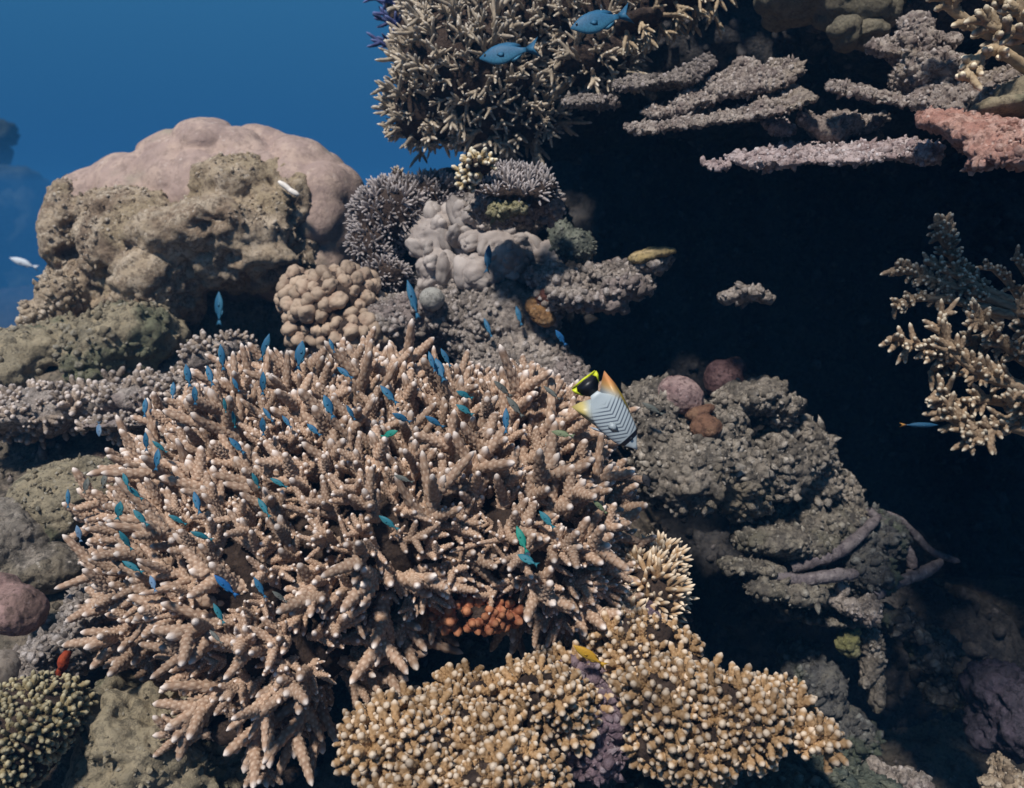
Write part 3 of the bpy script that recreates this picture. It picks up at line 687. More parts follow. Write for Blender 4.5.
ledge("coral_ledge.002", "thick bumpy ledge sweeping up to a broad right lobe", [(678, 107, 1.98, 12, 3.4, .05, 35), (702, 96, 1.98, 22, 4.2, .06, 15), (735, 86, 1.97, 30, 5, .08, 8), (768, 79, 1.96, 22, 8, .09, 22), (785, 68, 1.98, 11, 10, .07, 30), (745, 70, 2.06, 12, 12, .05, 20), (732, 78, 2.04, 22, 5, .06, 20), (655, 112, 2.02, 13, 4, .05, 5), (735, 88, 2.32, 24, 4, .34)], M_plate, 82)
ledge("coral_ledge.003", "long slim pale ledge slanting up to the right above the pink-white one", [(650, 127, 1.92, 26, 2.2, .05, 3), (690, 122, 1.91, 28, 2.5, .05, 7), (735, 115, 1.90, 30, 3, .06, 12), (778, 105, 1.88, 32, 3.4, .07, 18), (800, 97, 1.88, 12, 3.4, .07, 20), (775, 98, 2.02, 24, 4, .06, 25), (730, 114, 2.25, 40, 3, .34, 8)], M_plate, 83)
ledge("coral_ledge.004", "cupped grey plate behind the middle of the pink-white ledge", [(822, 128, 1.92, 26, 9, .04, -25), (836, 126, 1.95, 30, 11, .05, 10), (866, 124, 1.95, 24, 4, .05, 28), (876, 117, 1.93, 12, 3, .04, 20), (850, 140, 2.0, 30, 3.5, .06, 18), (840, 130, 2.25, 20, 4, .34)], M_plate, 84)
ledge("coral_ledge.005", "lowest ledge, crusted pinkish white, along the top of the dark cave", [(716, 164, 1.80, 16, 2.4, .04, 3), (750, 160, 1.79, 24, 6, .05, -6), (790, 158, 1.78, 36, 6, .06, 2), (840, 156, 1.77, 44, 5, .07, 4), (890, 151, 1.76, 34, 6, .06, 6), (915, 150, 1.76, 22, 8, .06), (830, 150, 2.1, 60, 4, .34, 3)], M_pinkl, 85, kn=.013, knf=50)
ledge("coral_ledge.006", "big crumbly grey coral slab filling the gap under the antler coral", [(915, 50, 1.84, 18, 30, .06, -10), (932, 72, 1.82, 34, 26, .06, -8), (856, 91, 1.82, 28, 4.5, .06, -8), (885, 98, 1.82, 24, 6, .06, -10), (950, 100, 1.78, 46, 14, .07, 4), (916, 24, 1.86, 12, 10, .05), (886, 49, 1.86, 20, 5, .05, -6), (944, 38, 1.84, 14, 5, .05), (1000, 82, 1.82, 36, 6, .07, 25), (935, 80, 2.15, 40, 20, .34)], M_plate, 86, kn=.016, knf=46)
ledge("coral_ledge.007", "small rosy ledge stub under the slanting slim ledge", [(776, 126, 1.98, 14, 2.5, .04, -10), (787, 130, 1.98, 6, 4, .03), (780, 127, 2.25, 7, 3, .3)], M_pinkl, 87)
rock("pink_coral", "salmon pink bumpy coral shelf at the right edge", "encrusting coral",
     [(958, 124, 1.62, 34, 9, .08, -4, 24), (1000, 136, 1.56, 46, 15, .11, 0, 24), (1008, 152, 1.50, 40, 11, .08, 0, 24), (982, 163, 1.50, 14, 7, .05), (1060, 135, 1.55, 50, 22, .1), stem(1010, 140, 1.9, 50, 8, .35)], .0045, M_pink, nub=0.0075, nubn=2200, seed=88, low=.010, lowf=14, kn=.015, knf=70, fine=.003)
rock("reef_rock.020", "smooth grey rock slab with a fine line above the salmon pink coral", "rock", [(1005, 108, 1.66, 36, 10, .06, 5), (1040, 95, 1.68, 40, 20, .08)], .006, M_boul, seed=89, low=.01, lowf=10, kn=.004, knf=40, fine=.003)
M_soft = rock_mat("soft_olive", (.20, .175, .125), (.16, .14, .10), (.24, .21, .155), pale=(.3, .27, .2), pale_amt=.5, bump=.9, dark=(.11, .095, .07))
rock("soft_coral", "pale olive puffy coral of big soft bulges at the top edge", "soft coral",
     [(800, -2, 2.1, 40, 18, .10), (835, 4, 2.08, 20, 22, .08), (868, 6, 2.06, 30, 26, .08), (845, 34, 2.02, 18, 12, .05), (872, 34, 2.02, 16, 11, .05), (900, -8, 2.12, 34, 20, .08), (780, 10, 2.14, 16, 14, .07)],
     .007, M_soft, seed=90, low=.012, lowf=8, kn=.022, knf=13, fine=.001)
def tube(pts, r, segs=10, seed=0, bump=.12, t0=0.0, t1=1.0):
    """a crooked branch through pts with radii r"""
    rr = np.random.default_rng(seed)
    pts = np.array(pts, float); r = np.array(r, float)
    n = len(pts); m = 8 * (n - 1) + 1; u = np.linspace(0, n - 1, m); k = np.minimum(u.astype(int), n - 2); f = u - k
    g = lambda i: pts[np.clip(i, 0, n - 1)]
    a0, a1, a2, a3 = g(k - 1), g(k), g(k + 1), g(k + 2); F_ = f[:, None]
    C = .5 * (2 * a1 + (a2 - a0) * F_ + (2 * a0 - 5 * a1 + 4 * a2 - a3) * F_ ** 2 + (3 * a1 - a0 - 3 * a2 + a3) * F_ ** 3)
    rad = r[k] * (1 - f) + r[k + 1] * f
    Tn = np.gradient(C, axis=0); Tn /= np.linalg.norm(Tn, axis=1, keepdims=True)
    ref = np.array([.31, .52, .79]); V = []; col = []
    for i in range(m):
        a = np.cross(Tn[i], ref); a /= np.linalg.norm(a); b = np.cross(Tn[i], a)
        e = 0.3 if i == m - 1 else (.75 if i == m - 2 else (.93 if i == m - 3 else 1))
        for j in range(segs):
            an = 6.2832 * (j + .5 * (i % 2)) / segs; kk = 1.0 if (j + i // 2) % 2 == 0 else 0.0
            V.append(C[i] + (a * math.cos(an) + b * math.sin(an)) * rad[i] * e * (1 + bump * (kk + rr.uniform(-.6, .6)))); col.append((t0 + (t1 - t0) * i / (m - 1), kk, 0))
    V.append(C[-1] + Tn[-1] * rad[-1] * .4); col.append((t1, 0, 0)); F = []
    for i in range(m - 1):
        for j in range(segs):
            q = i * segs + j; q2 = i * segs + (j + 1) % segs
            F += [(q, q2, q + segs), (q2, q2 + segs, q + segs)]
    for j in range(segs): F.append(((m - 1) * segs + j, (m - 1) * segs + (j + 1) % segs, len(V) - 1))
    return np.array(V), np.array(F), np.array(col)
def arm(root, pts, r0, r1, nside, L, seed, mat, segs=9, spread=.8, fr=None):
    """a long staghorn arm with fingers along it"""
    rr = np.random.default_rng(seed); pts = [np.array(p) for p in pts]
    ps = [tube(pts, np.linspace(r0, r1, len(pts)), segs, seed, t1=.86)]
    n = len(pts) - 1
    for k in range(nside):
        u = (.22 + .78 * (k + rr.uniform(0, .8)) / nside) * n; i = min(int(u), n - 1); f = min(u - i, 1)
        c = pts[i] * (1 - f) + pts[i + 1] * f; ax = pts[i + 1] - pts[i]; ax /= np.linalg.norm(ax)
        s = rr.normal(size=3); s -= ax * (s @ ax); s /= np.linalg.norm(s)
        if s[1] > .5: s = -s
        d = ax * rr.uniform(.5, 1.1) + s * spread
        ps.append(finger(c, d, L * rr.uniform(.6, 1.15), (fr or r1) * 1.1, (fr or r1) * .75, 10, 8, .18, bend=rr.normal(size=3) * .12, t0=.35, rr=rr))
        if rr.random() < .5: ps.append(finger(c + d / np.linalg.norm(d) * L * .4, d + rr.normal(size=3) * .7, L * .5, (fr or r1), (fr or r1) * .72, 8, 8, .18, t0=.5, rr=rr))
    v, f, c = join(ps)
    return part("branch", v, f, mat, root, vc=c)
ac = empty("antler_coral", P(1000, 90, 1.7), "buff antler-like staghorn with forked bare branches in the top right corner", "staghorn coral")
for i, (pl, n) in enumerate([([(1040, 60, 1.72), (990, 35, 1.7), (955, 12, 1.68), (940, -8, 1.66)], 5), ([(1030, 70, 1.7), (995, 50, 1.66), (975, 62, 1.63), (966, 78, 1.6)], 4),
                             ([(1000, 45, 1.68), (1005, 15, 1.66), (990, -12, 1.64)], 4), ([(1040, 40, 1.66), (1020, 10, 1.64), (1030, -20, 1.62)], 4), ([(1060, 60, 1.66), (1025, 35, 1.6), (1000, 30, 1.58), (980, 20, 1.58)], 4)]):
    arm(ac, [P(*q) for q in pl], .012, .0075, n * 3, .040, 300 + i, M_right, spread=.7)
sa = empty("staghorn_coral.005", P(1010, 300, 1.42), "upper of two buff staghorns poking from darkness at the right edge, its thin spires upright", "staghorn coral")
for i, (pl, n) in enumerate([([(1030, 330, 1.50), (985, 290, 1.45), (955, 262, 1.42), (935, 226, 1.38)], 15), ([(1020, 310, 1.48), (965, 290, 1.40), (925, 278, 1.37), (896, 268, 1.36)], 15), ([(1010, 315, 1.46), (960, 302, 1.40), (915, 298, 1.36), (895, 306, 1.35)], 10),
                             ([(1040, 330, 1.6), (1010, 285, 1.55), (985, 262, 1.52)], 8), ([(1050, 310, 1.55), (1030, 280, 1.52), (1015, 258, 1.5)], 8), ([(1010, 300, 1.46), (975, 285, 1.42), (955, 275, 1.38), (925, 262, 1.37)], 9), ([(1000, 320, 1.50), (968, 285, 1.47), (948, 240, 1.44), (945, 218, 1.43)], 9)]):
    arm(sa, [P(*q) for q in pl], .0075, .0040, int(n * 3.4), .024, 320 + i, M_rdim)
sb = empty("staghorn_coral.006", P(1010, 430, 1.32), "lower of two buff staghorns at the right edge, with stout white-tipped fingers", "staghorn coral")
for i, (pl, n) in enumerate([([(1050, 400, 1.36), (990, 372, 1.32), (935, 352, 1.28), (890, 338, 1.26)], 17), ([(1040, 410, 1.34), (990, 400, 1.28), (955, 402, 1.25), (935, 392, 1.24)], 12), ([(1050, 440, 1.32), (1000, 425, 1.27), (970, 430, 1.24), (942, 412, 1.23)], 13),
                             ([(1050, 380, 1.36), (1010, 350, 1.32), (985, 325, 1.30), (975, 318, 1.3)], 12), ([(1060, 370, 1.32), (1035, 340, 1.28), (1018, 312, 1.26)], 12), ([(1060, 430, 1.28), (1010, 420, 1.23), (985, 436, 1.21), (965, 438, 1.2)], 12),
                             ([(1050, 400, 1.30), (1010, 385, 1.26), (975, 370, 1.25), (945, 340, 1.26), (940, 322, 1.27)], 14), ([(1060, 410, 1.26), (1035, 400, 1.22), (1010, 405, 1.19)], 8), ([(1060, 380, 1.4), (1000, 340, 1.36), (960, 345, 1.33), (930, 372, 1.3)], 12)]):
    arm(sb, [P(*q) for q in pl], .0080, .0042, int(n * 2.6), .034, 340 + i, M_rdim, fr=.0043)

# ------------------------------------------------------------------ right: rubble in front of the cave
KR = dict(low=.03, lowf=10, kn=.020, knf=34, fine=.006, finef=80)
rock("reef_rock.010", "lumpy grey-green rubble mound right of the staghorn, behind the tiny black fish", "rock",
     [(690, 470, 2.02, 50, 38, .12), (735, 480, 2.05, 34, 34, .11), (655, 440, 2.08, 24, 50, .10), (700, 430, 2.1, 40, 22, .10), (650, 400, 2.14, 24, 24, .1)], .0055, M_rubg, nub=0.01, nubn=2000, seed=100, **KR)
rock("reef_rock.011", "hooked arch of knobbly rock rising over the rubble mound", "rock",
     [(742, 400, 2.08, 30, 14, .06, 15), (764, 396, 2.08, 18, 14, .05, -20), (730, 420, 2.06, 14, 16, .05), (780, 412, 2.1, 14, 16, .05, -30)], .005, M_rubg, nub=0.009, nubn=900, seed=101, **KR)
rock("reef_rock.012", "slanting grey rock slab right of the arch, half in shade", "rock",
     [(778, 462, 2.1, 26, 34, .06, 20), (800, 450, 2.15, 24, 24, .07, -20), (815, 482, 2.2, 24, 24, .07), (840, 500, 2.28, 22, 30, .07)], .006, M_rubg, nub=0.01, nubn=1000, seed=102, **KR)
rock("ball_sponge", "round pink-speckled knob standing against the black cave", "sponge", [(680, 395, 2.05, 24, 19, .055, -30), (690, 410, 2.08, 14, 18, .04)], .004, rock_mat("speckled_knob", (.34, .24, .23), (.24, .15, .15), (.42, .3, .28), pale=(.6, .5, .5), pale_amt=.9, bump=.7, s=1.3), seed=103, low=.006, lowf=14, kn=.004, knf=60, fine=.002)
rock("ball_sponge.001", "dim maroon knob standing right of the pink-speckled one", "sponge", [(724, 382, 2.2, 18, 24, .05, 25), (735, 368, 2.22, 12, 12, .04)], .004, rock_mat("maroon_knob", (.13, .075, .075), (.09, .05, .055), (.18, .11, .11), pale=(.3, .22, .22), pale_amt=.5), seed=104, low=.008, lowf=14, kn=.004, knf=60, fine=.002)
rock("sponge_patch.002", "rust brown sponge lump between the speckled knob and the rock arch", "sponge", [(706, 428, 1.98, 16, 13, .035), (700, 412, 2.0, 16, 6, .03, 20)], .004, rock_mat("rust_lump", (.26, .14, .09), (.18, .10, .07), (.32, .19, .12), pale=(.4, .3, .22)), seed=105, low=.01, lowf=18, kn=.006, knf=50, fine=.002)
KD = dict(low=.02, lowf=12, kn=.016, knf=42, fine=.004, finef=90)
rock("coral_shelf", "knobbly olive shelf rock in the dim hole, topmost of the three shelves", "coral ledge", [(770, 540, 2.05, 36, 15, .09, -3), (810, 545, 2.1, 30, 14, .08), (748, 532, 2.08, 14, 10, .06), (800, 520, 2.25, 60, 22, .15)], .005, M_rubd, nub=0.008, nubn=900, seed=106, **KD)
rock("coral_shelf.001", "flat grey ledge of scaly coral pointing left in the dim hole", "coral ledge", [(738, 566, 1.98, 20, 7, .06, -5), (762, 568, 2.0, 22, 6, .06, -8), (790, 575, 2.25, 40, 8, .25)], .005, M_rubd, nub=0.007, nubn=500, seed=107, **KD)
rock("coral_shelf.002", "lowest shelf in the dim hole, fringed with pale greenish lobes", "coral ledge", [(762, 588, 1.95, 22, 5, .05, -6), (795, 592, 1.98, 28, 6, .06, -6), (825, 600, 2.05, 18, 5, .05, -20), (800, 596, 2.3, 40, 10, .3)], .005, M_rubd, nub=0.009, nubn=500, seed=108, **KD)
def dead(name, label, pl, r, seed, mat):
    v, f, c = tube([P(*q) for q in pl], r, 12, seed, bump=.10)
    v = v + vnormals(v, f) * (.004 * fbm(v * 40, 3, seed))[:, None]
    return tag(part(name, v, f, mat), label, "dead branch", "dead coral branches in the hole")
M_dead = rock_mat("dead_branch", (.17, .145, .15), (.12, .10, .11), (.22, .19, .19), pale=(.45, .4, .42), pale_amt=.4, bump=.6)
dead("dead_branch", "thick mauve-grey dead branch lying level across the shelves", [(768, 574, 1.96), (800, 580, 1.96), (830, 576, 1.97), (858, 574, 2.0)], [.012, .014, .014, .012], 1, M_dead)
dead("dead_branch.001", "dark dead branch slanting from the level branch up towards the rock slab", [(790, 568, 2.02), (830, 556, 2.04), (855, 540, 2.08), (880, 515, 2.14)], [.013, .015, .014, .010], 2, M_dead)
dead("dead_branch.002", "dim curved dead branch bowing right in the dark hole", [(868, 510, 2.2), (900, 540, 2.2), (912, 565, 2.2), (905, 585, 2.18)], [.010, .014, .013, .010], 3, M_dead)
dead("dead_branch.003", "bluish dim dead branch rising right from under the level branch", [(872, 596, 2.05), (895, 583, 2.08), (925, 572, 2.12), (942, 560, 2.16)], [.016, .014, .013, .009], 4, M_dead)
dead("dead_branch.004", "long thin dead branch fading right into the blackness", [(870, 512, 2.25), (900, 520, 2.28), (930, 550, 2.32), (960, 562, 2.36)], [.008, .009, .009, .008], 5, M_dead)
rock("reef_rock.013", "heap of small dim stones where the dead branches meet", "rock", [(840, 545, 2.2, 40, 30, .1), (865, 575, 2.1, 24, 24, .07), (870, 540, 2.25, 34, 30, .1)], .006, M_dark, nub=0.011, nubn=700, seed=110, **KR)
rock("reef_rock.014", "pale barnacled bits hanging under the dead branches' meeting point", "rock", [(846, 606, 2.0, 12, 6, .03, -30), (866, 608, 2.02, 9, 12, .03), (842, 590, 2.02, 5, 8, .02), (836, 600, 2.03, 16, 4, .03, -15)], .004, M_rub, nub=0.005, nubn=300, seed=111, **KD)
rock("reef_rock.015", "yellowish blob hanging alone in the dark hole", "rock", [(848, 642, 2.05, 9, 12, .03), (852, 632, 2.06, 7, 10, .03)], .004, rock_mat("yellowish_blob", (.26, .25, .1), (.18, .18, .1), (.3, .28, .16)), seed=112, **KD)
rock("reef_rock.016", "narrow crusted pillar dangling right of the yellowish blob", "rock", [(868, 640, 2.08, 8, 14, .03), (872, 662, 2.08, 7, 24, .03, -5), (877, 694, 2.08, 6, 20, .03, -5), (866, 684, 2.05, 5, 4, .02)], .004, M_rubg, nub=0.006, nubn=300, seed=113, **KD)
rock("reef_rock.017", "ragged diagonal rock rib descending to the right in the dark hole", "rock", [(905, 625, 2.1, 26, 8, .05, -30), (925, 650, 2.15, 22, 14, .06, -40), (945, 690, 2.15, 20, 16, .06, -40), (972, 700, 2.2, 22, 9, .05, 5), (935, 640, 2.2, 22, 10, .06, -30)], .006, M_dark, nub=0.01, nubn=700, seed=114, **KR)
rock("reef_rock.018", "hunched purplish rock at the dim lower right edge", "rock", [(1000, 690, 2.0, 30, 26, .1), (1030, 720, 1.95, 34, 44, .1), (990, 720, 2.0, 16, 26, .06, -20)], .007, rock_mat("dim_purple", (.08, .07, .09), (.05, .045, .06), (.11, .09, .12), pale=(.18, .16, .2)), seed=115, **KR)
rock("reef_rock.021", "vague mossy rock in the shade right of the ochre knob coral", "rock", [(820, 690, 2.1, 20, 26, .08, 20), (845, 735, 2.08, 34, 18, .10), (800, 665, 2.15, 14, 20, .06)], .006, M_dark, nub=.010, nubn=700, seed=118, **KR)
rock("reef_rock.022", "upright orange-brown crusted stone cut by the bottom right corner", "rock", [(1004, 772, 1.7, 8, 16, .03), (1012, 790, 1.66, 22, 12, .05)], .005, M_brown, nub=.007, nubn=300, seed=117, **KD)
rock("reef_rock.019", "low crusted stones on the dark floor near the bottom right", "rock", [(900, 778, 1.75, 26, 6, .05, -5), (878, 768, 1.78, 16, 6, .04)], .005, M_rub, nub=0.007, nubn=400, seed=116, **KD)

# ------------------------------------------------------------------ far away in the blue
M_far = rock_mat("far_reef_rock", (.03, .042, .04), (.012, .018, .018), (.045, .06, .055), pale=(.09, .12, .11), s=.03, bump=.1)
fa = rock("far_reef", "hazy dark blue coral outcrop far off in the water at the left edge", "coral outcrop",
          [(-30, 140, 72, 46, 22, 4), (14, 185, 70, 46, 16, 4), (30, 225, 70, 40, 24, 4), (-10, 250, 68, 60, 50, 5), (20, 300, 70, 60, 60, 6), (-40, 330, 66, 90, 60, 6)], .34, M_far, seed=120, low=2.6, lowf=.22, kn=.7, knf=.8, fine=.2, finef=3)
rock("far_reef.001", "second hazier coral ridge reaching toward the boulder in the blue distance", "coral outcrop",
     [(60, 215, 95, 50, 28, 6), (120, 260, 95, 90, 50, 6), (60, 290, 90, 70, 50, 6)], .5, M_far, seed=121, low=3, lowf=.18, kn=.8, knf=.6, fine=.2, finef=2.5)

# ------------------------------------------------------------------ fish
def fin(pts, thk, y=0.0):
    """a thin lens-shaped fin through outline points (x, z)"""
    p = np.array(pts, float); c = p.mean(0); n = len(p)
    V = np.vstack([np.stack([p[:, 0], np.full(n, y), p[:, 1]], 1), [[c[0], y + thk, c[1]], [c[0], y - thk, c[1]]]])
    F = [(i, (i + 1) % n, n) for i in range(n)] + [((i + 1) % n, i, n + 1) for i in range(n)]
    return V, np.array(F), np.zeros((len(V), 3))
def fish_body(hs, ws, x0=.5, x1=-.32, segs=14, zc=None):
    n = len(hs); V = []; F = []
    for i in range(n):
        x = x0 + (x1 - x0) * i / (n - 1); z0 = zc[i] if zc else 0
        for j in range(segs):
            a = 6.28318 * j / segs
            V.append((x, math.cos(a) * ws[i], z0 + math.sin(a) * hs[i]))
    for i in range(n - 1):
        for j in range(segs):
            q = i * segs + j; q2 = i * segs + (j + 1) % segs; F += [(q, q + segs, q2), (q2, q + segs, q2 + segs)]
    for i, k in ((0, 1), (n - 1, -1)):
        V.append((x0 if i == 0 else x1, 0, zc[i] if zc else 0)); c = len(V) - 1
        for j in range(segs): F.append((c, i * segs + j, i * segs + (j + 1) % segs)[::k])
    return np.array(V, float), np.array(F), np.zeros((len(V), 3))
HS = [.012, .05, .085, .115, .13, .135, .128, .11, .085, .058, .038, .03]
WS = [.008, .03, .045, .055, .06, .06, .055, .045, .034, .022, .014, .010]
TAIL = [(-.30, .028), (-.40, .07), (-.52, .13), (-.45, .035), (-.43, 0), (-.45, -.035), (-.52, -.13), (-.40, -.07), (-.30, -.028)]
DORS = [(.25, .09), (.15, .142), (0, .145), (-.13, .12), (-.22, .085), (-.25, .04), (-.1, .07), (.1, .09)]
ANAL = [(.02, -.10), (-.08, -.135), (-.19, -.10), (-.25, -.04), (-.1, -.07)]
PECT = [(.20, -.01), (.12, .02), (.06, .0), (.07, -.05), (.14, -.05)]
def fish_mat(name, top, belly, finc=None, rough_=.35):
    m, t, b = nt(name)
    tc = t.nodes.new("ShaderNodeTexCoord").outputs["Object"]
    sp = t.nodes.new("ShaderNodeSeparateXYZ"); t.links.new(tc, sp.inputs[0])
    col = mixn(t, rng_(t, sp.outputs[2], -.10, .04), belly, top)
    v = t.nodes.new("ShaderNodeTexVoronoi"); v.inputs["Scale"].default_value = 34; t.links.new(tc, v.inputs["Vector"])
    col = mixn(t, rng_(t, v.outputs["Distance"], .2, .8, 0, .35), col, tuple(c * .45 for c in top))
    if finc: col = mixn(t, rng_(t, sp.outputs[0], -.28, -.42), col, finc)
    t.links.new(col, b.inputs["Base Color"]); b.inputs["Roughness"].default_value = .6; b.inputs["Specular IOR Level"].default_value = .35
    return m
M_fb = {"blue": fish_mat("blue_scales", (.022, .12, .235), (.05, .20, .32)), "teal": fish_mat("teal_scales", (.015, .15, .20), (.05, .24, .28)),
        "bright": fish_mat("bright_blue_scales", (.012, .11, .32), (.02, .18, .42)), "green": fish_mat("green_scales", (.01, .22, .17), (.03, .30, .22)),
        "grey": fish_mat("grey_scales", (.10, .11, .10), (.2, .2, .18)), "pale": fish_mat("pale_blue_scales", (.12, .22, .36), (.2, .3, .42)),
        "olive": fish_mat("olive_scales", (.15, .19, .10), (.22, .26, .15)), "black": fish_mat("black_scales", (.008, .008, .012), (.015, .015, .02)),
        "yellow": fish_mat("yellow_scales", (.50, .27, .02), (.6, .38, .05)), "dim": fish_mat("dim_blue_scales", (.02, .10, .2), (.03, .14, .26), (.45, .22, .05)),
        "white": fish_mat("white_scales", (.7, .75, .8), (.85, .88, .9))}
M_eye = plain_mat("fish_eye", (.01, .01, .012), .15, spec=.8)
small_fish = {}
def fish_mesh(kind, slim):
    k = (kind, slim)
    if k not in small_fish:
        slim *= 1.1; hs = [h * slim for h in HS]
        ey = [(ICO[1][0] * np.array([.016, .010, .018]) + np.array([.41, s * .040, .02]), ICO[1][1], np.zeros((12, 3))) for s in (-1, 1)]
        sc = lambda pts: [(x, z * slim) for x, z in pts]
        v, f, c = join([fish_body(hs, WS), fin(sc(TAIL), .006), fin(sc(DORS), .006), fin(sc(ANAL), .005), fin(sc(PECT), .003, .058), fin(sc(PECT), .003, -.058)])
        me = mk_mesh("fish", v, f); me.materials.append(M_fb[kind]); small_fish[k] = me
    return small_fish[k]
bpy.context.view_layer.update()
DG = bpy.context.evaluated_depsgraph_get()
def hit_depth(px, py, default=2.4):
    w = P(px, py, 1.0); d = Vector(w).normalized()
    ok, loc, *_ = SC.ray_cast(DG, Vector((0, 0, 0)), d)
    return float(np.dot(np.array(loc), CF)) if ok else default
def aim(o, px, py, d, ang, L, flip=1, yaw=0.0, roll=0.0):
    a = R(ang)
    x = math.cos(a) * CX + math.sin(a) * CU; zz = flip * (-math.sin(a) * CX + math.cos(a) * CU); yv = np.cross(zz, x)
    m = Matrix(((x[0], yv[0], zz[0]), (x[1], yv[1], zz[1]), (x[2], yv[2], zz[2])))
    m = m @ Matrix.Rotation(R(yaw), 3, 'Z') @ Matrix.Rotation(R(roll), 3, 'X')
    o.rotation_mode = 'QUATERNION'; o.rotation_quaternion = m.to_quaternion()
    o.location = P(px, py, d); s = L * d / FPX; o.scale = (s, s, s)
G1, G2 = "small blue fish hovering over the staghorn", "small drab fish hovering over the staghorn"
